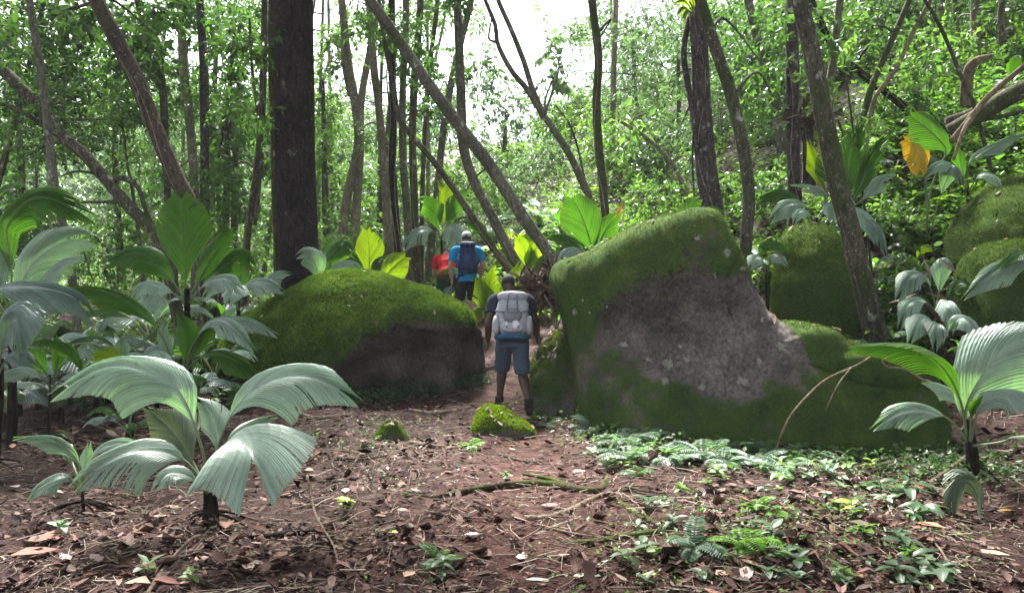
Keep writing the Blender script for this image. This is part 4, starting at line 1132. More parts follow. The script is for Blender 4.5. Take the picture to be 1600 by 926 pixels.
palm('small silvery palm seedling at the far left of the foreground', 128, 5.3, 800, (128, 765), [
  ([(128, 775, 5.3), (122, 722, 5.3), (82, 688, 5.2), (22, 682, 5.1)], .3, .07, UC, 'silver'),
  ([(128, 775, 5.3), (146, 712, 5.35), (185, 692, 5.35), (228, 700, 5.3)], .35, .08, UC, 'silver'),
  ([(128, 775, 5.3), (105, 745, 5.2), (68, 758, 5.1), (44, 782, 5.0)], .3, .09, UC, 'silver'),
  ([(128, 775, 5.3), (132, 730, 5.35), (140, 690, 5.4)], .4, .06, CAM, 'silver'),
  ([(128, 775, 5.3), (118, 738, 5.35), (102, 702, 5.5), (85, 690, 5.6)], .4, .06, CAM, 'green'),
], r=.014, folds=12)
palm('young palm with dark stem and silvery leaves at the right edge', 1520, 6.15, 760, (1512, 655), [
  ([(1515, 690, 6.15), (1508, 640, 6.15), (1540, 580, 6.0), (1600, 530, 5.9), (1690, 520, 5.8)], .12, .34, (-.3, -.8, .4), 'silver', dict(notch=.9, droop=.4)),
  ([(1512, 690, 6.15), (1500, 625, 6.1), (1470, 570, 6.0), (1415, 540, 5.95), (1328, 538, 5.9)], .22, .13, (0, .75, .65), 'green', dict(droop=1.3, label='bright green leaf seen almost edge-on')),
  ([(1512, 690, 6.1), (1480, 652, 6.05), (1420, 640, 5.95), (1362, 668, 5.85)], .30, .15, (0, -.8, .6), 'silver', dict(torn=.3, droop=.9)),
  ([(1514, 690, 6.15), (1502, 640, 6.2), (1480, 610, 6.25), (1440, 595, 6.3)], .40, .10, UC, 'silver'),
  ([(1518, 690, 6.1), (1530, 640, 6.0), (1572, 612, 5.9), (1640, 640, 5.75)], .30, .18, (0, -.6, .8), 'silver', dict(droop=.7)),
  ([(1516, 690, 6.1), (1520, 640, 6.0), (1535, 615, 5.9)], .45, .05, CAM, 'green'),
  ([(1520, 695, 6.1), (1560, 690, 6.0), (1600, 680, 5.9), (1650, 690, 5.8)], .4, .12, U, 'green'),
], r=.055, folds=26)
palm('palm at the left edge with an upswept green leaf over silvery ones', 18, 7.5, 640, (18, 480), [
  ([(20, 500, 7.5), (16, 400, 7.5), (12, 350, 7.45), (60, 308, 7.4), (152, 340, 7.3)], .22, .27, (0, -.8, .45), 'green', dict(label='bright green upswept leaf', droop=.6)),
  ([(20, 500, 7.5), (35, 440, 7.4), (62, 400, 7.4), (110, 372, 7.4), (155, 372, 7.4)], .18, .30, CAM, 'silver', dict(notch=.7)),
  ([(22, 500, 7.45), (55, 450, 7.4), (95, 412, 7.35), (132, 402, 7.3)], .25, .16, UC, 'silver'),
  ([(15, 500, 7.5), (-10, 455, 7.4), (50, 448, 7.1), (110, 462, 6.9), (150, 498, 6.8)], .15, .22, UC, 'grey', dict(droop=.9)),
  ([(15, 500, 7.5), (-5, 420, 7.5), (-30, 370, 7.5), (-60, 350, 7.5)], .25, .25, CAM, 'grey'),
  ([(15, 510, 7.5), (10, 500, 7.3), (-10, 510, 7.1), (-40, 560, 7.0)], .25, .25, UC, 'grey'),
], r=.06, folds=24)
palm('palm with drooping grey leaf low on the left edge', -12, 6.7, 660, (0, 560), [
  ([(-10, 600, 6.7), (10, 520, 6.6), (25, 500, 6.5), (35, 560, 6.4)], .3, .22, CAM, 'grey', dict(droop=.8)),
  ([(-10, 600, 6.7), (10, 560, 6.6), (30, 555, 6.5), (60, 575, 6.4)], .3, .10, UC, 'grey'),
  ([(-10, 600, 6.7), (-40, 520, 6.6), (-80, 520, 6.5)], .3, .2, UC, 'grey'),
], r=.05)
palm('small palm with olive-green leaves low on the left', 75, 7.7, 640, (78, 585), [
  ([(78, 600, 7.7), (70, 580, 7.65), (48, 555, 7.6), (18, 545, 7.55)], .2, .13, CAM, 'green', dict(notch=.85)),
  ([(80, 600, 7.7), (88, 570, 7.65), (92, 545, 7.6), (86, 520, 7.6)], .2, .12, CAM, 'green', dict(notch=.85)),
  ([(82, 600, 7.7), (130, 590, 7.5), (100, 540, 7.4), (48, 530, 7.3)], .45, .08, UC, 'green'),
  ([(82, 600, 7.7), (100, 565, 7.6), (128, 548, 7.5), (150, 556, 7.4)], .3, .10, UC, 'silver'),
  ([(80, 605, 7.7), (60, 585, 7.5), (20, 580, 7.4), (-20, 600, 7.3)], .3, .10, UC, 'silver'),
  ([(82, 605, 7.7), (100, 590, 7.5), (125, 590, 7.4), (150, 610, 7.3)], .3, .10, UC, 'silver'),
], r=.02, folds=16)
palm('small palm with one yellow-green leaf behind the foreground arching leaf', 205, 8.0, 640, (205, 590), [
  ([(205, 605, 8), (190, 575, 7.9), (165, 555, 7.85), (138, 560, 7.8)], .25, .13, CAM, 'lime', dict(label='yellow-green leaf', notch=.85)),
  ([(205, 605, 8), (195, 560, 8), (190, 530, 8), (215, 520, 8)], .25, .08, UC, 'silver'),
  ([(206, 605, 8), (225, 560, 7.9), (250, 555, 7.8), (262, 590, 7.7)], .3, .12, UC, 'silver', dict(droop=.9)),
], r=.02, folds=16)
palm('palm with a round upright green leaf against the leaning trunks', 292, 9.2, 560, (292, 450), [
  ([(292, 470, 9.2), (290, 430, 9.15), (286, 370, 9.1), (283, 296, 9.1)], .18, .33, CAM, 'green', dict(notch=.9, tip=48, vfold=.2, droop=.2, label='round upright green leaf')),
  ([(290, 470, 9.2), (262, 430, 9.1), (215, 395, 9.0), (160, 415, 8.9)], .2, .26, UC, 'green'),
  ([(292, 470, 9.2), (320, 420, 9.3), (345, 380, 9.4), (362, 350, 9.5)], .2, .22, CAM, 'green'),
  ([(294, 470, 9.2), (335, 430, 9.3), (375, 400, 9.4), (400, 420, 9.4)], .2, .18, CAM, 'green'),
  ([(292, 470, 9.2), (255, 450, 9.0), (225, 445, 8.9), (205, 470, 8.8)], .25, .15, UC, 'silver'),
  ([(292, 475, 9.2), (265, 455, 9.0), (240, 460, 8.9), (240, 500, 8.8)], .3, .2, UC, 'silver'),
  ([(292, 475, 9.2), (320, 445, 9.1), (350, 435, 9.0), (380, 455, 8.9)], .3, .16, UC, 'silver'),
], r=.06, folds=24)
palm('palm with long green leaf arching left and silvery leaves beside the low boulder', 283, 8.4, 640, (282, 560), [
  ([(275, 585, 8.4), (262, 545, 8.3), (235, 500, 8.25), (165, 455, 8.1), (74, 448, 7.9)], .30, .17, (0, -.55, .8), 'green', dict(label='long green arching leaf', notch=.7)),
  ([(283, 585, 8.4), (290, 550, 8.35), (292, 515, 8.3), (278, 485, 8.3)], .2, .16, CAM, 'green'),
  ([(285, 585, 8.4), (305, 545, 8.35), (322, 515, 8.35), (345, 490, 8.35)], .2, .14, CAM, 'green'),
  ([(285, 585, 8.4), (305, 530, 8.3), (345, 500, 8.2), (398, 545, 8.0)], .35, .15, (0, -.6, .8), 'silver', dict(droop=.5)),
  ([(285, 585, 8.4), (320, 515, 8.35), (375, 498, 8.3), (434, 520, 8.2)], .35, .13, (0, -.6, .8), 'silver', dict(torn=.25)),
  ([(285, 585, 8.4), (310, 560, 8.2), (350, 555, 8.1), (410, 592, 7.9)], .3, .13, UC, 'green'),
  ([(280, 585, 8.4), (255, 560, 8.3), (240, 545, 8.2), (225, 570, 8.1)], .3, .12, UC, 'silver'),
  ([(280, 585, 8.4), (265, 550, 8.35), (255, 520, 8.3), (262, 500, 8.3)], .3, .1, CAM, 'silver'),
], r=.035, folds=22)
palm('grey palm clump just left of the low boulder', 372, 11.10, 520, (372, 470), [
  ([(372, 490, 11.10), (365, 450, 11.00), (340, 440, 10.90), (318, 465, 10.80)], .25, .2, UC, 'silver'),
  ([(372, 490, 11.10), (385, 450, 11.00), (410, 440, 10.90), (445, 455, 10.80)], .25, .2, UC, 'silver'),
  ([(372, 490, 11.10), (370, 450, 10.90), (365, 455, 10.70), (355, 480, 10.50)], .25, .2, UC, 'silver'),
  ([(372, 490, 11.10), (378, 440, 11.20), (372, 410, 11.30)], .25, .2, CAM, 'green'),
  ([(372, 490, 11.10), (400, 460, 11.10), (430, 430, 11.20), (455, 425, 11.30)], .3, .2, UC, 'silver'),
], r=.05, folds=18)
palm('palm with a dark grey leaf hanging before the massive black trunk', 500, 12.50, 480, (500, 450), [
  ([(500, 460, 12.50), (495, 420, 12.30), (480, 395, 12.20), (462, 400, 12.10)], .25, .24, CAM, 'silver', dict(droop=.8)),
  ([(500, 460, 12.50), (520, 400, 12.50), (535, 380, 12.50), (555, 400, 12.50)], .25, .25, UC, 'green'),
  ([(500, 460, 12.50), (520, 420, 12.40), (545, 410, 12.30), (570, 425, 12.20)], .3, .16, UC, 'silver'),
  ([(500, 460, 12.50), (512, 400, 12.70), (520, 370, 12.80)], .25, .18, CAM, 'green'),
], r=.05, folds=18)
palm('palm with an upright green leaf behind the low boulder’s crest', 575, 13.2, 470, (576, 430), [
  ([(576, 450, 13.2), (577, 410, 13.2), (576, 380, 13.2), (572, 355, 13.2)], .2, .26, CAM, 'lime', dict(tip=44, notch=.9, label='upright yellow-green leaf')),
  ([(576, 450, 13.2), (590, 410, 13.1), (600, 405, 13.0), (620, 420, 13.0)], .2, .2, UC, 'green'),
  ([(574, 450, 13.2), (555, 410, 13.2), (540, 395, 13.2), (520, 405, 13.2)], .2, .22, UC, 'green'),
], r=.05, folds=14)
palm('palm holding one glowing yellow-green leaf right of the low boulder’s crest', 592, 12.90, 470, (594, 445), [
  ([(594, 455, 12.90), (600, 436, 12.85), (616, 415, 12.80), (638, 398, 12.80)], .12, .24, CAM, 'lime', dict(tip=44, notch=.9, label='glowing yellow-green leaf')),
  ([(594, 455, 12.90), (585, 430, 13.00), (560, 425, 13.00), (545, 440, 13.00)], .2, .15, UC, 'silver'),
], r=.04, folds=16)
palm('palm behind the hikers with yellowing leaves, left of the blue shirt', 690, 16.2, 440, (690, 370), [
  ([(690, 385, 16.2), (680, 340, 16.1), (668, 315, 16.0), (655, 310, 16)], .3, .28, CAM, 'green'),
  ([(690, 385, 16.2), (692, 330, 16.2), (698, 300, 16.2), (708, 280, 16.2)], .3, .24, CAM, 'lime', dict(label='sunlit yellow leaf')),
  ([(690, 385, 16.2), (705, 335, 16.1), (718, 305, 16.0), (735, 295, 16)], .3, .24, CAM, 'green'),
  ([(690, 385, 16.2), (675, 360, 16.0), (650, 365, 15.8), (630, 390, 15.7)], .3, .3, UC, 'silver'),
  ([(690, 385, 16.2), (700, 355, 16.0), (710, 360, 15.8), (715, 390, 15.6)], .3, .3, UC, 'silver'),
  ([(690, 385, 16.2), (715, 345, 16.3), (745, 350, 16.3), (765, 380, 16.2)], .3, .2, UC, 'green'),
  ([(690, 385, 16.2), (700, 310, 16.6), (690, 290, 16.7), (685, 280, 16.8)], .4, .16, CAM, 'lime', dict(label='bright yellow-green narrow leaf')),
], r=.05, folds=14)
palm('low palm with glowing lime leaves between the two hikers', 778, 12.6, 520, (778, 490), [
  ([(778, 500, 12.6), (770, 470, 12.6), (765, 445, 12.6), (772, 415, 12.6)], .15, .26, CAM, 'lime', dict(notch=.9)),
  ([(778, 500, 12.6), (760, 475, 12.5), (755, 460, 12.5), (745, 430, 12.6)], .15, .2, CAM, 'lime'),
  ([(778, 500, 12.6), (765, 490, 12.4), (752, 485, 12.3), (738, 500, 12.2)], .2, .2, UC, 'lime'),
  ([(778, 500, 12.6), (790, 460, 12.7), (805, 430, 12.7), (815, 405, 12.8)], .15, .2, CAM, 'lime'),
  ([(778, 500, 12.6), (800, 470, 12.5), (820, 450, 12.5), (838, 470, 12.4)], .2, .2, UC, 'green'),
], r=.04, folds=14)
palm('palm with backlit yellow-green leaves under the leaning trunks', 825, 14.6, 460, (825, 420), [
  ([(825, 440, 14.6), (822, 400, 14.6), (815, 380, 14.6), (805, 365, 14.6)], .2, .24, CAM, 'lime'),
  ([(825, 440, 14.6), (832, 400, 14.6), (842, 380, 14.6), (855, 375, 14.6)], .2, .24, CAM, 'lime'),
  ([(825, 440, 14.6), (805, 410, 14.5), (788, 400, 14.4), (770, 415, 14.4)], .2, .2, UC, 'lime'),
  ([(825, 440, 14.6), (845, 410, 14.5), (862, 400, 14.5), (880, 415, 14.4)], .2, .2, UC, 'green'),
  ([(825, 440, 14.6), (828, 380, 14.8), (826, 350, 14.9)], .3, .16, CAM, 'green'),
], r=.04, folds=14)
palm('palm with tall fan-like green leaf behind the left shoulder of the huge boulder', 925, 10.6, 440, (928, 395), [
  ([(928, 410, 10.6), (922, 375, 10.55), (908, 335, 10.5), (890, 300, 10.5)], .12, .31, CAM, 'green', dict(tip=44, notch=.88, label='tall fan-like green leaf')),
  ([(928, 410, 10.6), (940, 370, 10.6), (955, 345, 10.6), (968, 330, 10.6)], .15, .22, CAM, 'green'),
  ([(926, 410, 10.6), (900, 380, 10.5), (878, 370, 10.5), (850, 372, 10.4)], .2, .14, UC, 'green'),
  ([(926, 410, 10.6), (910, 395, 10.4), (890, 392, 10.3), (872, 410, 10.2)], .25, .16, UC, 'silver'),
  ([(930, 410, 10.6), (950, 385, 10.6), (965, 370, 10.6), (985, 378, 10.6)], .2, .12, UC, 'lime'),
  ([(930, 410, 10.7), (955, 360, 10.9), (968, 330, 11), (972, 315, 11)], .4, .05, CAM, 'yellow', dict(label='narrow yellow leaf')),
], r=.06, folds=20)
palm('palm whose green leaf tip peeks over the huge boulder’s summit', 1085, 10.30, 400, (1085, 360), [
  ([(1085, 375, 10.30), (1080, 345, 10.25), (1082, 322, 10.20), (1095, 308, 10.20)], .15, .2, CAM, 'green'),
  ([(1085, 375, 10.30), (1100, 340, 10.30), (1115, 325, 10.30), (1130, 330, 10.30)], .2, .14, UC, 'green'),
  ([(1085, 375, 10.30), (1060, 350, 10.30), (1045, 345, 10.30), (1030, 355, 10.30)], .2, .14, UC, 'green'),
], r=.05, folds=16)
palm('small palm in the gap between the huge boulder and the upright mossy boulder', 1198, 9.90, 450, (1198, 420), [
  ([(1198, 430, 9.90), (1190, 395, 9.80), (1205, 378, 9.70), (1235, 392, 9.60)], .3, .13, UC, 'green'),
  ([(1198, 430, 9.90), (1205, 405, 9.80), (1215, 400, 9.70), (1230, 415, 9.60)], .3, .13, UC, 'silver'),
  ([(1198, 430, 9.90), (1190, 405, 9.80), (1182, 402, 9.70), (1170, 420, 9.60)], .3, .12, UC, 'silver'),
], r=.03, folds=14)
palm('silvery palm clump behind the upright mossy boulder', 1275, 10.80, 400, (1275, 340), [
  ([(1275, 360, 10.80), (1290, 310, 10.70), (1270, 292, 10.60), (1236, 288, 10.50)], .3, .15, (0, -.6, .8), 'silver'),
  ([(1275, 360, 10.80), (1262, 325, 10.70), (1235, 318, 10.60), (1202, 345, 10.50)], .3, .17, UC, 'silver'),
  ([(1275, 360, 10.80), (1265, 335, 10.60), (1250, 330, 10.50), (1240, 350, 10.40)], .3, .12, UC, 'silver'),
  ([(1275, 360, 10.80), (1290, 325, 10.70), (1298, 320, 10.60), (1300, 350, 10.40)], .3, .12, UC, 'silver'),
  ([(1275, 360, 10.80), (1240, 310, 10.90), (1215, 300, 10.90), (1180, 318, 10.90)], .3, .16, UC, 'green'),
  ([(1275, 360, 10.80), (1320, 330, 10.60), (1350, 335, 10.50), (1368, 380, 10.30)], .3, .15, UC, 'silver'),
  ([(1275, 360, 10.80), (1330, 340, 10.60), (1365, 350, 10.40), (1385, 400, 10.20)], .35, .12, UC, 'silver'),
], r=.05, folds=18)
palm('palm with large green fan leaves behind the leaning lichen-spotted trunk', 1318, 10.6, 380, (1320, 310), [
  ([(1320, 330, 10.6), (1325, 280, 10.5), (1332, 235, 10.5), (1345, 185, 10.5)], .12, .28, CAM, 'green', dict(torn=.25)),
  ([(1320, 330, 10.6), (1310, 280, 10.6), (1295, 240, 10.6), (1280, 205, 10.6)], .12, .24, CAM, 'green', dict(torn=.25)),
  ([(1320, 330, 10.6), (1345, 290, 10.5), (1360, 250, 10.5), (1392, 200, 10.5)], .12, .18, CAM, 'green', dict(torn=.3)),
  ([(1320, 330, 10.6), (1350, 310, 10.5), (1375, 280, 10.5), (1400, 270, 10.4)], .3, .14, UC, 'silver'),
  ([(1318, 330, 10.6), (1285, 290, 10.7), (1272, 250, 10.7), (1262, 215, 10.7)], .3, .12, CAM, 'lime', dict(label='narrow yellow-green leaf')),
], r=.06, folds=22)
palm('palm with wavy green leaf on a long stalk beside two yellow leaves', 1452, 10.8, 380, (1452, 360), [
  ([(1448, 375, 10.8), (1452, 310, 10.6), (1470, 255, 10.5), (1480, 235, 10.5), (1455, 205, 10.45), (1418, 178, 10.4)], .58, .27, CAM, 'green', dict(tip=44, notch=.93, label='wavy-edged green leaf on a long stalk', pet=.014)),
  ([(1450, 375, 10.8), (1448, 300, 10.7), (1438, 232, 10.6), (1428, 222, 10.5), (1436, 242, 10.4), (1438, 276, 10.35)], .70, .15, CAM, 'yellow', dict(label='drooping orange-yellow leaf', notch=.85, tip=44)),
  ([(1450, 375, 10.8), (1446, 290, 10.7), (1442, 245, 10.6), (1430, 228, 10.6), (1408, 216, 10.6)], .62, .20, CAM, 'yellow', dict(tip=44, label='yellow leaf', notch=.9)),
  ([(1450, 375, 10.8), (1475, 290, 10.5), (1490, 260, 10.4), (1500, 285, 10.3)], .5, .14, UC, 'silver'),
], r=.03, folds=18)
palm('silvery palm on the slope below the fallen log', 1512, 10.6, 330, (1512, 290), [
  ([(1512, 300, 10.6), (1515, 255, 10.5), (1545, 232, 10.4), (1600, 205, 10.3)], .3, .12, UC, 'silver'),
  ([(1512, 300, 10.6), (1490, 262, 10.5), (1470, 255, 10.4), (1445, 275, 10.3)], .3, .12, UC, 'silver'),
  ([(1512, 300, 10.6), (1530, 275, 10.4), (1550, 275, 10.3), (1565, 295, 10.2)], .3, .12, UC, 'silver'),
  ([(1512, 300, 10.6), (1500, 250, 10.6), (1495, 225, 10.6)], .3, .12, CAM, 'green'),
], r=.03, folds=16)
palm('palm leaning in from the right edge with a long silver-green leaf', 1640, 7.6, 560, (1640, 430), [
  ([(1640, 450, 7.6), (1612, 415, 7.55), (1570, 415, 7.5), (1505, 462, 7.4)], .15, .16, UC, 'silver'),
  ([(1640, 450, 7.6), (1620, 400, 7.6), (1590, 395, 7.5), (1560, 420, 7.4)], .25, .14, U, 'green'),
], r=.05)
palm('low silvery palm among the undergrowth left of the right-edge boulders', 1465, 8.6, 520, (1465, 480), [
  ([(1465, 490, 8.6), (1450, 440, 8.5), (1425, 430, 8.4), (1400, 470, 8.3)], .3, .15, UC, 'silver'),
  ([(1465, 490, 8.6), (1470, 430, 8.6), (1478, 405, 8.6), (1490, 420, 8.6)], .3, .12, UC, 'silver'),
  ([(1465, 490, 8.6), (1490, 450, 8.4), (1510, 445, 8.3), (1520, 475, 8.2)], .3, .15, UC, 'green'),
  ([(1465, 490, 8.6), (1445, 470, 8.4), (1420, 475, 8.2), (1405, 510, 8.1)], .3, .12, UC, 'silver'),
  ([(1465, 490, 8.6), (1478, 470, 8.3), (1485, 480, 8.1), (1485, 520, 8.0)], .3, .14, UC, 'silver'),
], r=.03, folds=18)
palm('small grey palm in the gully behind the right-edge young palm', 1470, 7.6, 560, (1470, 535), [
  ([(1470, 545, 7.6), (1455, 505, 7.5), (1440, 500, 7.4), (1420, 535, 7.3)], .3, .14, UC, 'silver'),
  ([(1470, 545, 7.6), (1490, 505, 7.5), (1510, 500, 7.4), (1530, 530, 7.3)], .3, .14, UC, 'silver'),
  ([(1470, 545, 7.6), (1468, 510, 7.4), (1465, 510, 7.2), (1460, 545, 7.1)], .3, .12, UC, 'silver'),
], r=.03, folds=18)

def auto_palm(label, px, d, h, n, seed, mats=('grey', 'silver', 'green'), group=None, w=0.16, folds=14):
    """an ordinary young palm of height h"""
    rng = np.random.default_rng(seed)
    x = (px - 800) / F_PX * d
    g = gz(x, d)
    root = thing('palm', label, 'palm', (x, d, g), group)
    b = np.array((x, d, g))
    t = b + (0, 0, h * 0.3)
    part('stem', *tube([b - (0, 0, .06), (b + t) / 2, t], [.04, .03, .02], 10, 8, 0.3, seed), M['palm_stub'], root)
    a0 = rng.uniform(0, 6.28)
    for k in range(n):
        az = a0 + k * 6.283 / n + rng.normal(0, 0.25)
        L = h * rng.uniform(0.9, 1.25); el = rng.uniform(0.7, 1.35)
        pts = [t]
        p = t.copy()
        for j in range(5):
            e = el - (j / 4) ** 1.2 * rng.uniform(1.1, 1.9)
            p = p + L / 5 * np.array((math.cos(az) * math.cos(e), math.sin(az) * math.cos(e), math.sin(e)))
            pts.append(p.copy())
        palm_leaf(root, pts, .28, w * h * rng.uniform(0.8, 1.2), (0, -.12, 1), mats[int(rng.integers(len(mats)))], world=True, folds=folds, droop=rng.uniform(.4, .9), torn=.15, notch=rng.uniform(.7, .9))
    return root
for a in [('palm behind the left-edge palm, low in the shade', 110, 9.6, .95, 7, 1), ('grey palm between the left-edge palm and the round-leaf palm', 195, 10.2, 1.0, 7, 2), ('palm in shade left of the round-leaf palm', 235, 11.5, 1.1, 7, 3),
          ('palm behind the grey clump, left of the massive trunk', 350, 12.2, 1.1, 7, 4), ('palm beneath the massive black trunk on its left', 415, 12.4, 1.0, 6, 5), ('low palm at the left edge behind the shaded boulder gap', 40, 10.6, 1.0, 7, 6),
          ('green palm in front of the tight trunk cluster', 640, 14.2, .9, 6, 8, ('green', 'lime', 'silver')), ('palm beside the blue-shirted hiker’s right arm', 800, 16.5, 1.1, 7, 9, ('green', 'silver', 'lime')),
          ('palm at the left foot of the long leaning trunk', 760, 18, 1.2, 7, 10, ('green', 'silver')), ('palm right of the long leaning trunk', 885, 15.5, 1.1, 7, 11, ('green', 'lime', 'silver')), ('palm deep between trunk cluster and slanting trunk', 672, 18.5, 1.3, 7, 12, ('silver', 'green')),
          ('small silvery palm right of the low palm in the gully', 1530, 7.8, .5, 6, 14), ('small silvery palm left of the leaning lichen-spotted trunk’s foot', 1420, 9.6, .6, 6, 15), ('green palm at the top of the right-hand slope', 1575, 12.8, .8, 6, 16, ('green', 'silver')),
          ('silver palm high on the slope under the pale stems', 1400, 12.4, .7, 6, 17), ('silver palm left of the yellow palm leaf', 1360, 11.4, .7, 6, 18)]:
    auto_palm(*a)

root = thing('epiphyte', 'tuft of yellow-green strap leaves growing high on the root-laced trunk', 'epiphyte', at(1086, 24, 11.3))
for a, b, c in [((1084, 20), (1070, 2), (1052, 4)), ((1084, 22), (1068, 12), (1056, 24)), ((1086, 20), (1080, -6), (1068, -16)), ((1086, 22), (1074, 18), (1066, 34))]:
    palm_leaf(root, [(*a, 11.3), (*b, 11.2), (*c, 11.1)], .1, .05, CAM, 'lime', folds=7)
root = thing('fallen_frond', 'folded grey-green fallen palm leaf on the soil below the right-edge palm', 'leaf', at(1520, 812, 5.2))
palm_leaf(root, [(1532, 820, 5.15), (1528, 770, 5.2), (1505, 748, 5.2), (1488, 775, 5.15), (1486, 812, 5.1)], .12, .10, CAM, 'dull', folds=16, droop=.7)
for a in [('broad grey palm low between the left-edge palm and the foreground palm', 150, 8.9, .9, 8, 21), ('shaded palm left of the long green arching leaf', 30, 8.8, .9, 7, 22), ('shaded palm crowding the round-leaf palm’s right side', 335, 9.9, .95, 7, 23, ('silver', 'green', 'green')),
          ('grey palm right behind the long green arching leaf', 228, 9.3, .85, 7, 24), ('green palm between the twisted trunk and the low boulder', 540, 13.6, .9, 6, 25, ('green', 'lime', 'silver')),
          ('lime palm directly behind the walker’s head', 815, 13.6, .9, 7, 26, ('lime', 'lime', 'green')), ('lime palm behind the blue-shirted hiker’s shoulder', 752, 15.0, 1.0, 7, 27, ('lime', 'green')),
          ('palm half hidden under the bowed trunk’s foot', 842, 17.5, 1.2, 7, 28, ('lime', 'silver', 'green'))]:
    auto_palm(*a, w=.2)

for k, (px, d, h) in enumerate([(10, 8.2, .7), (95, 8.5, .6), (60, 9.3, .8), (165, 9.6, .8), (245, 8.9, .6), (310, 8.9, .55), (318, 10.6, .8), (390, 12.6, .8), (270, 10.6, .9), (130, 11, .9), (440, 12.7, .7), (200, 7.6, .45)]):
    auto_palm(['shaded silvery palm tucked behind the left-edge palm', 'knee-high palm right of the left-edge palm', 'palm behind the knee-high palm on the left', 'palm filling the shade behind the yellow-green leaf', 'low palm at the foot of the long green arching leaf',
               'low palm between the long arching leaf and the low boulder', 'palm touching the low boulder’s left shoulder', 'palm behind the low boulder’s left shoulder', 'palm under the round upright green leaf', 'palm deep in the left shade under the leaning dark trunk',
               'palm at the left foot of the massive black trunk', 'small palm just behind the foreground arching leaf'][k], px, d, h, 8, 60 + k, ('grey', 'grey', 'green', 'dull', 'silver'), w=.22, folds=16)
for k, (px, d, h) in enumerate([(1430, 10.2, .6), (1385, 9.0, .5), (1500, 9.4, .5), (1560, 10.4, .6), (1225, 11.2, .7), (1150, 12, .8), (985, 12, .8), (870, 12.4, .7), (700, 14.6, .8), (610, 12.6, .7)]):
    auto_palm(['low palm right of the upright mossy boulder', 'low palm at the leaning lichen-spotted trunk’s right foot', 'low palm left of the right-edge boulders', 'low palm above the right-edge boulders', 'palm behind the shaggy trunk’s foot', 'palm behind the dark curving trunk',
               'palm behind the huge boulder’s left slope', 'palm beside the dead frond heap', 'palm in front of the stooping hiker’s left side', 'palm behind the low boulder’s right slope'][k], px, d, h, 7, 90 + k, ('grey', 'green', 'lime', 'green'), w=.2)
# ------------------------------------------------------------------ things on the forest floor
LITTER = np.array([(0.20, 0.13, 0.105), (0.13, 0.075, 0.06), (0.26, 0.19, 0.165), (0.09, 0.05, 0.04), (0.33, 0.27, 0.245), (0.16, 0.09, 0.06), (0.22, 0.15, 0.14), (0.30, 0.22, 0.16), (0.06, 0.035, 0.03), (0.24, 0.24, 0.20)])
def curled_leaf(P, yaw, L, W, curl, tilt, tint, rng):
    """dead leaves: 3 x 5 vertices each, cupped and curled, lying at P"""
    n = len(P)
    u = np.array([0, .3, .65, 1.0]); wv = np.array([0.12, 1.0, .85, 0.05])
    v = np.array([-1, 0, 1.0])
    Uu, Vv = np.meshgrid(u, v, indexing='ij')
    wu = np.repeat(wv[:, None], 3, 1)
    lx = (Uu - .5)[None] * L[:, None, None]
    ly = (Vv * wu)[None] * W[:, None, None]
    lz = curl[:, None, None] * (np.abs(Vv * wu) ** 2)[None] * W[:, None, None] + (curl * 0.5)[:, None, None] * ((Uu - .5) ** 2)[None] * L[:, None, None] + tilt[:, None, None] * lx
    c, s = np.cos(yaw)[:, None, None], np.sin(yaw)[:, None, None]
    V = np.stack([P[:, 0, None, None] + lx * c - ly * s, P[:, 1, None, None] + lx * s + ly * c, P[:, 2, None, None] + lz], -1).reshape(n, 12, 3)
    q = np.array([[i * 3 + j, (i + 1) * 3 + j, (i + 1) * 3 + j + 1, i * 3 + j + 1] for i in range(3) for j in range(2)])
    Fc = (np.arange(n)[:, None, None] * 12 + q[None]).reshape(-1, 4)
    return V.reshape(-1, 3), Fc, np.repeat(tint, 12, axis=0)

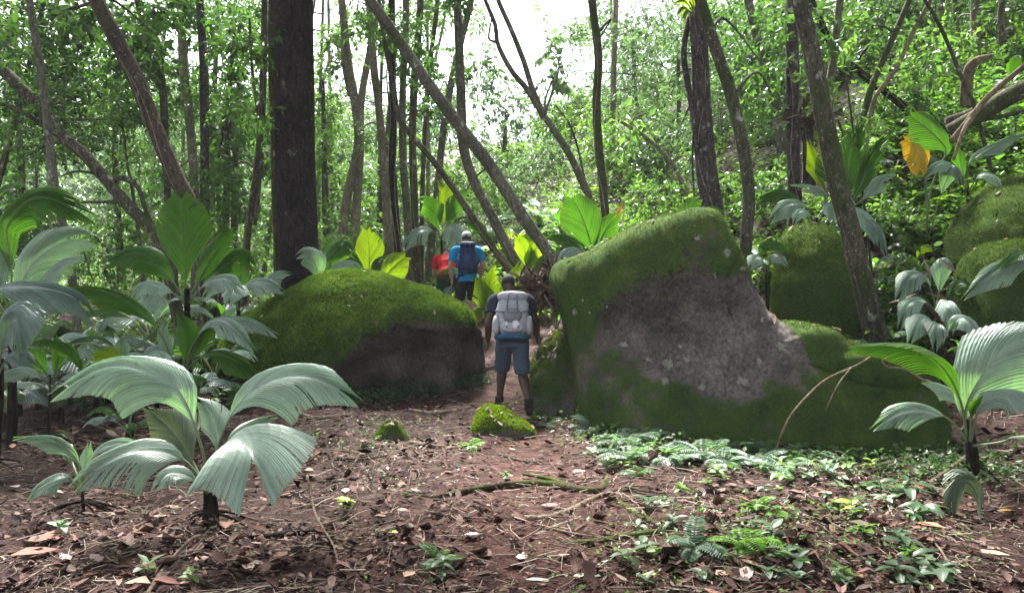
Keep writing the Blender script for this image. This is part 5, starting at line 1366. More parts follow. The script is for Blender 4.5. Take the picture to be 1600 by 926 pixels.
def litter():
    rng = np.random.default_rng(5)
    n = 78000
    y = 3.0 * (22 / 3.0) ** rng.random(n)
    x = rng.uniform(-1.0, 1.0, n) * (y + .4)
    path = np.exp(-((x - 0.02 * y) / 0.5) ** 2) * (y < 12)
    dens = np.clip(0.6 + 0.95 * fbm(np.stack([x, y, y * 0], 1) * 1.3, 12, 3), 0.06, 1) * (1 - 0.72 * path)
    keep = rng.random(n) < dens
    x, y = x[keep], y[keep]
    n = len(x)
    L = np.where(rng.random(n) < 0.14, rng.uniform(0.06, 0.11, n), rng.uniform(0.015, 0.055, n)); L = np.where(rng.random(n) < .03, rng.uniform(.10, .16, n), L)
    W = L * rng.uniform(0.16, 0.30, n)
    P = np.stack([x, y, ground(x, y) + rng.uniform(0.006, 0.045, n)], 1)
    yaw = rng.uniform(0, 6.28, n)
    e = 0.03
    sx, sy = (ground(x + e, y) - ground(x - e, y)) / (2 * e), (ground(x, y + e) - ground(x, y - e)) / (2 * e)
    tilt = sx * np.cos(yaw) + sy * np.sin(yaw) + rng.normal(0, 0.28, n)
    tint = LITTER[rng.integers(0, len(LITTER), n)] * rng.choice([.22, .4, .6, .85, 1.5], (n, 1), p=[.2, .27, .25, .18, .1]) * rng.uniform(.8, 1.2, (n, 1)) * (.70, .52, .49)
    V, Fc, T = curled_leaf(P, yaw, L, W, rng.normal(0.2, 0.85, n), tilt, tint, rng)
    o = part('leaf_litter', V, [Fc], M['litter'], smooth=True, col=T)
    tag(o, 'brown dead leaf litter covering the red forest floor', 'leaf litter', kind='stuff')
    # fine twigs
    m = 15000
    y = 3.0 * (16 / 3.0) ** rng.random(m)
    x = rng.uniform(-0.9, 0.9, m) * y
    L = rng.uniform(0.05, 0.34, m) * rng.random(m) ** 0.5; r = rng.uniform(0.0012, 0.0036, m)
    yaw = rng.uniform(0, 6.28, m)
    dx, dy = np.cos(yaw) * L / 2, np.sin(yaw) * L / 2
    bend = rng.normal(0, 0.10, m) * L
    A = np.stack([x - dx, y - dy, ground(x - dx, y - dy) + rng.uniform(0.008, 0.03, m)], 1)
    B = np.stack([x + dx, y + dy, ground(x + dx, y + dy) + rng.uniform(0.008, 0.04, m)], 1)
    Cm = (A + B) / 2 + np.stack([-np.sin(yaw) * bend, np.cos(yaw) * bend, np.abs(bend) * 0.3], 1)
    S = np.stack([-np.sin(yaw), np.cos(yaw), yaw * 0], 1) * r[:, None]
    Z = np.array((0, 0, 1.0)) * r[:, None]
    rings = [np.stack([p + S, p - S * .6 + Z, p - S * .6 - Z], 1) for p in (A, Cm, B)]
    V = np.stack(rings, 1).reshape(-1, 3)
    q = np.array([[k * 3 + j, k * 3 + (j + 1) % 3, (k + 1) * 3 + (j + 1) % 3, (k + 1) * 3 + j] for k in range(2) for j in range(3)])
    Fc = (np.arange(m)[:, None, None] * 9 + q[None]).reshape(-1, 4)
    T = np.repeat(np.array([(0.20, 0.15, 0.11), (0.11, 0.075, 0.055), (0.30, 0.25, 0.20), (0.06, 0.04, 0.03)])[rng.integers(0, 4, m)], 9, axis=0)
    o = part('fine_twigs', V, [Fc], M['litter'], col=T)
    tag(o, 'fine dead twigs and rootlets scattered over the leaf litter', 'twigs', kind='stuff')
litter()

# --- dead leaves caught on the stones
for q_, (lab_, (V_, f_, N_, root_)) in enumerate(ROCKS.items()):
    rng = np.random.default_rng(500 + q_)
    w_ = np.clip(N_[:, 2] - .45, 0, 1) * (V_[:, 2] > ground(V_[:, 0], V_[:, 1]) + .03)
    if w_.sum() <= 0: continue
    n_ = 90 if 'huge' in lab_ or 'low rounded' in lab_ else 16
    P_, NN_, _ = scatter(V_, f_, w_, n_, rng)
    L_ = rng.uniform(.03, .085, n_)
    yaw_ = rng.uniform(0, 6.28, n_)
    tilt_ = -(NN_[:, 0] * np.cos(yaw_) + NN_[:, 1] * np.sin(yaw_)) / np.maximum(NN_[:, 2], .3)
    cv_, cf_, ct_ = curled_leaf(P_ + NN_ * .025, yaw_, L_, L_ * .25, rng.normal(.2, .6, n_), tilt_, LITTER[rng.integers(0, 9, n_)] * rng.uniform(.5, 1.1, (n_, 1)), rng)
    part('caught_leaves', cv_, [cf_], M['litter'], root_, col=ct_, kind='stuff', label='dead brown leaves caught on the moss')

# --- single fallen leaves that stand out
def fallen(label, px, py, L, W, yaw, tint, group=None, curl=.3, name='fallen_leaf', tilt=0.0):
    d = 5.0
    for _ in range(30):
        x = (px - 800) / F_PX * d
        d = 0.5 * d + 0.5 * (EYE - gz(x, d)) * F_PX / (py - HORIZON)
    x = (px - 800) / F_PX * d
    P = np.array([(x, d, gz(x, d) + 0.03)])
    rng = np.random.default_rng(int(px * 7 + py))
    V, Fc, T = curled_leaf(P, np.array([math.radians(yaw)]), np.array([L]), np.array([W]), np.array([curl]), np.array([tilt]), np.array([tint]), rng)
    return single(name, V, [Fc], M['litter'], label, 'leaf', P[0], group, col=T)
for a in [('pale grey fallen leaf in the middle of the path near the bottom', 905, 742, .12, .04, 20, (.42, .41, .37)), ('fallen yellow-tan leaf lying at the bottom right of the path', 1018, 906, .10, .022, 5, (.50, .36, .12)),
          ('pale green fallen leaf at the bottom edge of the path', 840, 914, .13, .022, 0, (.30, .38, .28)), ('green fallen leaf at the bottom, right of the pale green one', 905, 908, .09, .025, 55, (.28, .38, .27)),
          ('orange-brown fallen leaf near the right-edge young palm', 1452, 828, .16, .045, 140, (.36, .18, .10)), ('long tan fallen leaf at the bottom right corner', 1545, 872, .2, .035, 150, (.34, .24, .17)),
          ('small orange fallen leaf at the right edge', 1572, 804, .1, .022, 10, (.50, .27, .07)), ('brown heart-shaped fallen leaf at the bottom right, under the herbs', 1130, 905, .09, .04, 20, (.36, .25, .18)),
          ('big reddish-brown fallen leaf near the left bottom edge', 55, 872, .24, .07, 25, (.22, .10, .075)), ('broad purple-brown fallen leaf left of the foreground palm', 70, 850, .22, .07, 60, (.19, .09, .075)),
          ('yellowish curled fallen leaf left of the path bottom', 610, 838, .12, .025, 150, (.42, .33, .12)), ('whitish fallen leaf right of the foreground palm', 540, 772, .12, .03, 100, (.45, .40, .36)),
          ('tan fallen leaf beside the leaning stick, bottom left', 640, 905, .09, .035, 60, (.40, .25, .16)), ('grey-green fallen leaf in the path below the mossy root', 740, 842, .12, .03, 10, (.30, .31, .27)),
          ('pale pinkish fallen leaf at the mossy root’s right end', 1075, 720, .11, .035, 30, (.40, .33, .29)), ('cream fallen leaf among the herbs right of the path', 1040, 792, .1, .03, 45, (.42, .42, .36))]:
    fallen(*a)
rng0 = np.random.default_rng(77)
for k in range(48):
    py = rng0.uniform(690, 922); px = rng0.uniform(15, 1585)
    fallen('large curled brown dead leaf lying among the smaller litter', px, py, rng0.uniform(.09, .14), rng0.uniform(.025, .05), rng0.uniform(0, 360), LITTER[rng0.integers(0, 8)] * rng0.uniform(.9, 1.3),
           'large curled brown dead leaves', curl=rng0.uniform(-.3, .9), tilt=rng0.normal(0, .15))

# --- sticks, roots and the fallen log
def on_floor(px, py, lift=0.0):
    d = 6.0
    for _ in range(40):
        x = (px - 800) / F_PX * d
        d = 0.5 * d + 0.5 * np.clip((EYE - gz(x, d) - lift) * F_PX / max(py - HORIZON, 8), 2, 30)
    x = (px - 800) / F_PX * d
    return np.array((x, d, gz(x, d) + lift))
def floor_stick(name, label, cat, pts, w, mat, lift=0.012, group=None, sides=9, rough=.15, extra=()):
    P = [on_floor(x, y, lift if not isinstance(lift, (list, tuple)) else lift[i]) for i, (x, y) in enumerate(pts)]
    root = thing(name, label, cat, P[0], group)
    d = np.mean([p[1] for p in P])
    part('shaft', *tube(P, [v / F_PX * d / 2 for v in w], max(18, 9 * len(P)), sides, rough, int(pts[0][0])), M[mat], root)
    for ep, ew in extra:
        E = [on_floor(x, y, l) for x, y, l in ep]
        part('side_shoot', *tube(E, [v / F_PX * d / 2 for v in ew], 16, 7, rough, int(ep[0][0])), M[mat], root)
    return root
M['mossy_root'] = bark('mossy_root', (0.045, 0.03, 0.022), (0.12, 0.085, 0.06), (0.22, 0.2, 0.15), 0.7, (0.06, 0.085, 0.018), 0.5)
floor_stick('root', 'long mossy root lying across the path', 'root', [(672, 778), (720, 768), (790, 757), (860, 756), (905, 764), (938, 764), (950, 742)], [6, 10, 12, 13, 12, 11, 6], 'mossy_root', .02, extra=[([(905, 764, .02), (860, 748, .04), (815, 740, .03)], [10, 5])])
floor_stick('root', 'brown curved root below the mossy root', 'root', [(800, 806), (845, 810), (890, 798), (925, 780), (950, 768)], [7, 12, 12, 10, 8], 'stick', .01)
floor_stick('root', 'mossy root half buried right of the path', 'root', [(880, 848), (930, 846), (980, 838), (1040, 832), (1100, 842)], [8, 13, 13, 12, 8], 'mossy_root', .005)
floor_stick('root', 'diagonal root running right of the path towards the herbs', 'root', [(960, 780), (1000, 806), (1040, 826), (1075, 850)], [9, 12, 10, 6], 'mossy_root', .004)
floor_stick('root', 'dark root at the foot of the foreground palm', 'root', [(345, 842), (420, 838), (490, 828), (520, 818)], [8, 11, 10, 6], 'palm_stub', .01)
floor_stick('fallen_stick', 'long tan stick propped against the foreground palm’s stem', 'stick', [(228, 930), (262, 880), (300, 842), (322, 835)], [7, 7, 6, 5], 'stick', [.02, .06, .16, .24])
floor_stick('fallen_stick', 'pale stick lying behind the foreground palm leaf on the right', 'stick', [(452, 640), (490, 652), (540, 648)], [6, 6, 4], 'stick', .02)
floor_stick('fallen_stick', 'greenish log-like stick lying before the huge boulder’s right foot', 'stick', [(1378, 728), (1430, 716), (1500, 702)], [13, 13, 11], 'bark_mossy', .03)
floor_stick('fallen_stick', 'brown stick lying behind the right-edge palm’s stem', 'stick', [(1452, 757), (1480, 735), (1512, 712)], [9, 8, 7], 'stick', [.02, .05, .08])
floor_stick('fallen_stick', 'pale stick left of the small mossy stone in the path', 'stick', [(640, 640), (680, 645), (735, 636)], [5, 6, 4], 'stick', .02)
floor_stick('fallen_stick', 'thin stick below the mossy stump-like stone', 'stick', [(640, 690), (680, 697), (725, 700)], [5, 6, 4], 'stick', .02)
floor_stick('fallen_stick', 'dark stick lying deep in the left shade behind the foreground palm', 'stick', [(110, 640), (180, 634), (250, 628)], [9, 9, 7], 'bark_brown', .03)
floor_stick('fallen_stick', 'crooked twig spray right of the foreground palm', 'stick', [(480, 742), (492, 800), (520, 850), (528, 880)], [4, 4, 3, 3], 'stick', [.3, .1, .04, .02], extra=[([(500, 820, .05), (540, 806, .12), (560, 780, .22)], [3, 2]), ([(512, 838, .03), (545, 842, .06), (556, 815, .14)], [3, 2])])
floor_stick('fallen_stick', 'long thin stick at the bottom right under the herbs', 'stick', [(1130, 860), (1180, 895), (1240, 920)], [7, 8, 7], 'bark_brown', .015)
floor_stick('fallen_stick', 'thin branching stick at the bottom right corner', 'stick', [(1420, 830), (1462, 850), (1490, 890), (1530, 925)], [4, 4, 4, 3], 'stick', .03, extra=[([(1490, 890, .03), (1550, 896, .03), (1600, 905, .03)], [4, 3])])
for k in range(34):
    px, py = rng0.uniform(20, 1580), rng0.uniform(650, 915)
    a = rng0.uniform(-.5, .5); l = rng0.uniform(40, 110) * (py - 400) / 400
    floor_stick('twig', 'thin crooked dead twig lying on the leaf litter', 'twig', [(px, py), (px + l * .5, max(640, py + a * l * .4 + rng0.normal(0, 4))), (px + l, max(640, py + a * l * .6))], [rng0.uniform(2.5, 5), 3.5, 2], ['stick', 'bark_brown'][k % 2], .02, 'thin dead twigs on the litter', sides=6)

def log_at(name, label, pts, w, mat, extra=()):
    P = [at(*p) for p in pts]
    root = thing(name, label, 'log' if 'log' in name else 'branch', P[0])
    part('shaft', *tube(P, [v / F_PX * p[2] / 2 for v, p in zip(w, pts)], 30, 12, .16, int(pts[0][0])), M[mat], root)
    for e, ew in extra:
        part('side_branch', *tube([at(*p) for p in e], [v / F_PX * e[0][2] / 2 for v in ew], 18, 8, .12, int(e[0][0])), M[mat], root)
log_at('fallen_branch', 'bent pale stick propped across the huge boulder’s lower right face', [(1206, 718, 6.9), (1232, 655, 6.9), (1262, 618, 6.9), (1292, 592, 6.9), (1340, 570, 6.85), (1375, 552, 6.85), (1432, 549, 6.8)], (3, 3.4, 3.6, 3.6, 3.6, 3.2, 3), 'stick',
       [([(1330, 574, 6.85), (1310, 600, 6.8), (1290, 640, 6.8)], (2.6, 2)), ([(1376, 553, 6.85), (1384, 572, 6.8), (1412, 576, 6.75), (1440, 592, 6.7), (1455, 596, 6.7)], (3, 3))])
log_at('fallen_log', 'thick fallen log slanting up the right-hand slope', [(1482, 205, 11.2), (1530, 180, 11.0), (1570, 155, 10.8), (1640, 118, 10.4), (1720, 80, 10)], (20, 26, 26, 26, 24), 'bark_brown',
       [([(1480, 190, 11.3), (1520, 175, 11.3), (1560, 148, 11.3), (1610, 130, 11.2)], (14, 10)), ([(1535, 185, 11), (1565, 182, 10.8), (1600, 172, 10.7)], (9, 5))])
log_at('fallen_branch', 'pale bare branch lying over the fallen log', [(1486, 222, 10.5), (1518, 182, 10.4), (1545, 150, 10.4), (1590, 112, 10.3), (1650, 70, 10.1)], (10, 9, 8, 8, 7), 'stick', [([(1520, 182, 10.4), (1505, 205, 10.3), (1490, 250, 10.3)], (8, 4))])
log_at('dead_stump', 'broken splintered grey stump bent beside the straight pale trunk', [(1508, 165, 12.6), (1512, 120, 12.4), (1522, 98, 12.3), (1552, 86, 12.2)], (18, 18, 16, 5), 'stick')

# --- brown debris caught under the leaning trunks
def debris(label, px, py, d, r, n, seed):
    rng = np.random.default_rng(seed)
    c = at(px, py, d); g = gz(c[0], d)
    P = c + rng.normal(0, 1, (n, 3)) * np.array((r, r * .6, r * .55)); P[:, 2] = np.maximum(P[:, 2], g + .02)
    D = rng.normal(0, 1, (n, 3)) * (1, .6, .8)
    L = rng.uniform(.12, .4, n)
    T = LITTER[rng.integers(0, len(LITTER), n)] * rng.uniform(.6, 1.2, (n, 1))
    V, Fc, T = leaf_quads(P, D, L, L * rng.uniform(.05, .16, n), rng, T, .5, .2)
    o = part('dead_frond_pile', V, Fc, M['litter'], smooth=False, col=T)
    tag(o, label, 'debris', kind='stuff')
debris('heap of dead brown fronds caught under the leaning trunks beside the huge boulder', 866, 452, 11.6, .24, 700, 3)
debris('dead brown fronds in the gully at the right', 1545, 480, 8.8, .35, 500, 4)
debris('dead leaves hung in the crotch of the shaggy trunk', 1266, 180, 11.5, .16, 160, 6)

# ------------------------------------------------------------------ ferns, herbs and seedlings
def frond_mesh(name, L, n, seed, tint, arch=.9, pl=.28):
    rng = np.random.default_rng(seed)
    s = np.linspace(0, 1, n)
    ang = .9 - arch * 1.5 * s
    step = L / n
    C = np.cumsum(np.stack([np.cos(ang), 0 * s, np.sin(ang)], 1) * step, 0)
    T = unit(np.gradient(C, axis=0))
    P, D = [], []
    for sd in (-1, 1):
        P.append(C[2:]); D.append(T[2:] * .5 + np.array((0, sd * 1.0, -.12)))
    P, D = np.vstack(P), np.vstack(D)
    prof = np.sin(np.pi * np.clip(s[2:] * .9 + .1, 0, 1)) ** .7
    ll = np.concatenate([prof, prof]) * L * pl
    V, Fc, tt = leaf_quads(P, D, ll, ll * .17, rng, np.tile(np.array(tint), (len(P), 1)) * rng.uniform(.75, 1.25, (len(P), 1)), .2, 3.0)
    tv, tf = tube(C, [.003, .0015], 10, 4, 0)
    V2, F2 = join([(V, Fc), (tv, tf)])
    col = np.vstack([tt, np.tile(np.array(tint) * .7, (len(tv), 1))])
    return mesh_np(name, V2, F2, M['foliage'], False, col)
FROND = {}
for k, t in {'silver': (.115, .175, .12), 'green': (.07, .15, .035), 'bright': (.13, .26, .03)}.items():
    FROND[k] = [frond_mesh('frond', .30, 17, i, t, a) for i, a in enumerate((.8, 1.0, 1.15))]
def fern(label, px, py, size, kind, n, seed, group):
    rng = np.random.default_rng(seed)
    p = on_floor(px, py) if isinstance(py, (int, float)) else at(px, *py)
    root = thing('fern', label, 'fern', p, group)
    a0 = rng.uniform(0, 6.28)
    for k in range(n):
        o = bpy.data.objects.new('frond', FROND[kind][int(rng.integers(3))])
        o.rotation_euler = (rng.normal(0, .12), rng.normal(0, .15), a0 + k * 6.283 / n + rng.normal(0, .3))
        s = size * rng.uniform(.7, 1.15)
        o.scale = (s, s, s)
        o.parent = root
        COL.objects.link(o)

def blade_mesh(name, L, W, mat, arch=.35, tint=None, fold=.25):
    u = np.linspace(0, 1, 7); v = np.array([-1, -.5, 0, .5, 1])
    prof = np.sin(np.pi * u ** .85) ** .75; prof[0] = .06; prof[-1] = .02
    U_, V_ = np.meshgrid(u, v, indexing='ij')
    w = W * prof[:, None] * V_
    X = U_ * L; Z = -arch * L * U_ ** 2 + fold * np.abs(w) + .02 * L * np.sin(U_ * 14) * np.abs(V_)
    V = np.stack([X, w, Z], -1).reshape(-1, 3)
    q = np.array([[i * 5 + j, (i + 1) * 5 + j, (i + 1) * 5 + j + 1, i * 5 + j + 1] for i in range(6) for j in range(4)])
    return mesh_np(name, V, [q], M[mat], True, None if tint is None else np.tile(np.array(tint), (len(V), 1)))
BLADE = {'dark': [blade_mesh('leaf', .11, .025, 'foliage', a, (.055, .105, .045)) for a in (.2, .45)],
         'pale': [blade_mesh('leaf', .10, .026, 'foliage', a, (.13, .20, .11)) for a in (.2, .45)],
         'bright': [blade_mesh('leaf', .09, .024, 'foliage', a, (.10, .20, .028)) for a in (.2, .45)],
         'lime': [blade_mesh('leaf', .09, .026, 'foliage', a, (.26, .38, .03)) for a in (.2, .45)]}
STEM = {}
def herb(label, px, py, size, kind, n, seed, group, name='seedling', cat='plant', h=.10):
    rng = np.random.default_rng(seed)
    p = on_floor(px, py) if isinstance(py, (int, float)) else np.array(((px - 800) / F_PX * py[0], py[0], gz((px - 800) / F_PX * py[0], py[0])))
    root = thing(name, label, cat, p, group)
    key = round(h, 2)
    if key not in STEM:
        STEM[key] = mesh_np('stem', *tube([(0, 0, -.02), (.006, .004, h * .5), (0, 0, h)], [.004, .0025], 6, 5, 0), M['petiole'])
    st = bpy.data.objects.new('stem', STEM[key]); st.parent = root; st.scale = (size,) * 3
    COL.objects.link(st)
    a0 = rng.uniform(0, 6.28)
    for k in range(n):
        o = bpy.data.objects.new('leaf', BLADE[kind][int(rng.integers(2))])
        o.location = (0, 0, size * h * (.45 + .55 * k / n))
        o.rotation_euler = (rng.normal(0, .2), rng.uniform(-.7, .05), a0 + k * 2.4 + rng.normal(0, .2))
        s = size * rng.uniform(.7, 1.15)
        o.scale = (s, s, s)
        o.parent = root
        COL.objects.link(o)
R = np.random.default_rng(31)
def spots(n, x0, x1, y0, y1, fn=None):
    out = []
    while len(out) < n:
        x, y = R.uniform(x0, x1), R.uniform(y0, y1)
        if fn is None or fn(x, y): out.append((x, y))
    return out
sd = 0
base_line = lambda x: np.interp(x, [900, 950, 1050, 1200, 1300, 1450], [660, 666, 676, 690, 700, 708])
for (x, y) in spots(14, 905, 1230, 660, 760, lambda x, y: base_line(x) < y < base_line(x) + 70):
    sd += 1; fern('low silvery fern in the patch at the huge boulder’s foot', x, y, R.uniform(.8, 1.3), 'silver', 8, sd, 'silvery ferns at the huge boulder’s foot')
for (x, y) in spots(14, 1050, 1260, 690, 730):
    sd += 1; fern('green fern mixed into the patch at the huge boulder’s foot', x, max(y, base_line(x) + 4), R.uniform(.6, .95), 'green', 6, sd, 'green ferns at the huge boulder’s foot')
for x, y, s, k, lab in [(1085, 862, 1.0, 'silver', 'silvery-blue fern standing alone at the lower right'), (1165, 858, .9, 'bright', 'bright green fern beside the silvery-blue one, lower right'), (735, 700, .75, 'bright', 'small bright fern left of the mossy stone in the path'),
                        (1180, 795, .6, 'bright', 'mossy bright fern tuft right of the path'), (690, 880, .7, 'green', 'dusty green fern at the bottom, left of the path'), (870, 640, .7, 'silver', 'pale fern beside the walker’s right foot'),
                        (1000, 745, .6, 'green', 'green fern at the right end of the mossy root')]:
    sd += 1; fern(lab, x, y, s, k, 8, sd, None)
for (x, y) in spots(16, 835, 925, 600, 668):
    sd += 1; fern('fern in the clump between the walker and the huge boulder', x, y, R.uniform(.5, .8), ['silver', 'green'][sd % 2], 6, sd, 'ferns between the walker and the huge boulder')
for (x, y) in spots(60, 980, 1480, 715, 924, lambda x, y: y > 1130 - 0.34 * x):
    sd += 1; herb('small broad-leaved seedling in the green carpet at the lower right', x, y, R.uniform(.6, 1.25), ['dark', 'pale', 'bright', 'dark', 'pale'][sd % 5], 6, sd, 'seedlings in the green carpet, lower right', h=.08)
for (x, y) in spots(34, 905, 1230, 660, 770, lambda x, y: base_line(x) < y < base_line(x) + 75):
    sd += 1; herb('fresh green seedling among the ferns before the huge boulder', x, y, R.uniform(.6, 1.1), ['bright', 'dark', 'pale', 'bright'][sd % 4], 6, sd, 'seedlings among the ferns before the huge boulder', h=.1)
for (x, y) in spots(26, 1215, 1340, 640, 760, lambda x, y: y > base_line(x) - 5):
    sd += 1; herb('leafy seedling crowding the huge boulder’s right foot', x, y, R.uniform(.6, 1.1), ['pale', 'bright', 'dark'][sd % 3], 7, sd, 'seedlings at the huge boulder’s right foot', h=.14)
for x, y, s, k, n, lab in [(1418, 790, 1.5, 'dark', 9, 'large-leaved dark seedling right of centre before the right-edge palm'), (1375, 780, 1.2, 'dark', 7, 'dark seedling left of the large-leaved one'), (1330, 812, 1.1, 'lime', 5, 'seedling with a yellow-green leaf below the dark seedlings'),
                           (1362, 738, .9, 'lime', 6, 'lime seedling before the greenish stick'), (1395, 700, .8, 'lime', 6, 'lime sprig against the huge boulder’s right foot'), (540, 800, .9, 'lime', 7, 'lime sprig right of the foreground palm'),
                           (100, 690, .9, 'bright', 6, 'bright sprig behind the far-left palm seedling'), (230, 905, .9, 'pale', 6, 'pale seedling at the bottom left'), (300, 915, .8, 'bright', 5, 'bright seedling at the bottom left beside the pale one'),
                           (690, 905, 1.0, 'dark', 6, 'drooping dark seedling at the bottom, left of the path'), (95, 835, .8, 'pale', 6, 'pale seedling under the foreground palm’s torn leaf'), (790, 752, .7, 'bright', 7, 'sprig growing out of the mossy root'),
                           (1105, 765, .8, 'bright', 6, 'bright seedling right of the mossy root'), (1195, 742, 1.1, 'pale', 5, 'pale seedling with a yellow dead leaf below it')]:
    sd += 1; herb(lab, x, y, s, k, n, sd, None, h=.12)
for k in range(90):   # right-hand slope
    d = R.uniform(8.6, 14); px = R.uniform(1330, 1600)
    herb('small bright herb on the right-hand slope', px, (d,), R.uniform(1.2, 2.6), ['bright', 'bright', 'lime', 'pale', 'dark'][k % 5], 9, 600 + k, 'herbs on the right-hand slope', 'herb', h=.14)
for k in range(40):   # left shade and behind the path
    d = R.uniform(9, 14); px = R.uniform(20, 420)
    herb('low dark herb in the shade of the left-hand palms', px, (d,), R.uniform(1.2, 2.2), ['dark', 'pale', 'dark', 'bright'][k % 4], 8, 800 + k, 'herbs in the shade on the left', 'herb', h=.12)
for k in range(60):
    d = R.uniform(13, 19); px = R.uniform(480, 1010)
    if 640 < px < 860 and d < 15: continue
    herb('bright herb in the clearing behind the hikers', px, (d,), R.uniform(1.8, 3.4), ['bright', 'lime', 'pale', 'bright'][k % 4], 9, 900 + k, 'herbs behind the hikers', 'herb', h=.16)

# dark creeping ground cover under the low boulder and in the right-hand gully
def creeper(label, pts, n, spread, tint, seed, leaf=.05):
    rng = np.random.default_rng(seed)
    P = np.array([on_floor(*pts[i]) for i in range(len(pts))])
    t = rng.uniform(0, len(P) - 1, n); i = np.minimum(t.astype(int), len(P) - 2); f = (t - i)[:, None]
    Q = P[i] * (1 - f) + P[i + 1] * f + rng.normal(0, 1, (n, 3)) * (spread, spread * .8, 0)
    Q[:, 2] = ground(Q[:, 0], Q[:, 1]) + np.abs(rng.normal(.03, .05, n))
    D = rng.normal(0, 1, (n, 3)) * (1, 1, .5) + (0, -.2, .2)
    L = leaf * rng.uniform(.6, 1.4, n)
    T = np.array(tint) * rng.uniform(.5, 1.6, (n, 1))
    V, Fc, T = leaf_quads(Q, D, L, L * .3, rng, T, .2, 1.2)
    tag(part('ground_cover', V, Fc, M['foliage'], smooth=False, col=T), label, 'ground cover', kind='stuff')
creeper('dark creeping leaves along the low boulder’s foot', [(545, 628), (620, 618), (690, 606), (750, 596)], 2600, .13, (.05, .09, .04), 1)
creeper('creeping leaves between the path and the huge boulder', [(838, 628), (890, 652), (930, 688), (1000, 706), (1130, 716), (1300, 722)], 1300, .22, (.08, .13, .055), 2)
creeper('sparse carpet of tiny leaves at the lower right', [(1040, 890), (1120, 850), (1220, 800), (1330, 850), (1200, 920)], 900, .5, (.10, .17, .05), 3, .035)
creeper('leafy undergrowth in the right-hand gully', [(1380, 600), (1450, 570), (1540, 560)], 1800, .3, (.06, .10, .04), 4)
creeper('scattered tiny seedlings left of the path', [(430, 720), (560, 690), (640, 660), (600, 840)], 500, .4, (.09, .15, .05), 5, .035)
# ------------------------------------------------------------------ hikers
def remesh(pieces, voxel, smooth_it=4):
    """fuse overlapping closed pieces into one continuous surface"""
    V, Fc = join(pieces)
    me = mesh_np('tmp', V, Fc)
    o = bpy.data.objects.new('tmp', me)
    COL.objects.link(o)
    r = o.modifiers.new('r', 'REMESH'); r.mode = 'VOXEL'; r.voxel_size = voxel; r.use_smooth_shade = True
    s = o.modifiers.new('s', 'SMOOTH'); s.iterations = smooth_it; s.factor = 0.5
    dg = bpy.context.evaluated_depsgraph_get()
    ev = o.evaluated_get(dg)
    m2 = ev.to_mesh()
    n = len(m2.vertices)
    co = np.empty(n * 3, np.float32); m2.vertices.foreach_get('co', co)
    faces = {}
    lt = np.empty(len(m2.polygons), np.int32); m2.polygons.foreach_get('loop_total', lt)
    ls = np.empty(len(m2.polygons), np.int32); m2.polygons.foreach_get('loop_start', ls)
    li = np.empty(len(m2.loops), np.int32); m2.loops.foreach_get('vertex_index', li)
    Fs = [li[ls[lt == k][:, None] + np.arange(k)] for k in np.unique(lt)]
    ev.to_mesh_clear()
    bpy.data.objects.remove(o); bpy.data.meshes.remove(me)
    return co.reshape(-1, 3).astype(float), Fs

def limb(p, r, sides=14):
    return tube(p, r, max(8, 6 * len(p)), sides, 0)
def loft(rings, sides=22):
    """closed loft of horizontal ellipses (x, y, z, rx, ry)"""
    th = np.linspace(0, 2 * math.pi, sides, endpoint=False)
    V = np.vstack([np.stack([x + rx * np.cos(th), y + ry * np.sin(th), np.full(sides, z)], 1) for x, y, z, rx, ry in rings])
    n = len(rings)
    i, j = np.meshgrid(np.arange(n - 1), np.arange(sides), indexing='ij')
    q = np.stack([i * sides + j, i * sides + (j + 1) % sides, (i + 1) * sides + (j + 1) % sides, (i + 1) * sides + j], -1).reshape(-1, 4)
    V = np.vstack([V, [rings[0][:3]], [rings[-1][:3]]])
    j = np.arange(sides)
    t = np.vstack([np.stack([np.full(sides, n * sides), (j + 1) % sides, j], 1), np.stack([np.full(sides, n * sides + 1), (n - 1) * sides + j, (n - 1) * sides + (j + 1) % sides], 1)])
    return V, [q, t]

def hand(wrist, dirn, side):
    """palm and five fingers, relaxed; dirn points down the arm, thumb forward"""
    d = unit(dirn); f = np.array((0, 1.0, 0)); f = unit(f - d * np.dot(f, d)); s = np.cross(d, f) * side
    out = [ellipsoid(wrist + d * .05, (.022, .040, .052), 14, 10, 2.6)]
    for k, (o, l) in enumerate([(.032, .068), (.011, .078), (-.011, .072), (-.031, .055)]):
        b = wrist + d * .085 + f * o
        out.append(tube([b - d * .02, b + d * l * .5 + s * .008, b + d * l * .85 + s * .03], [.0105, .009, .007], 8, 8, 0))
    b = wrist + d * .035 + f * .032
    out.append(tube([b, b + d * .03 + f * .03, b + d * .062 + f * .036 + s * .012], [.013, .011, .008], 8, 8, 0))
    return out

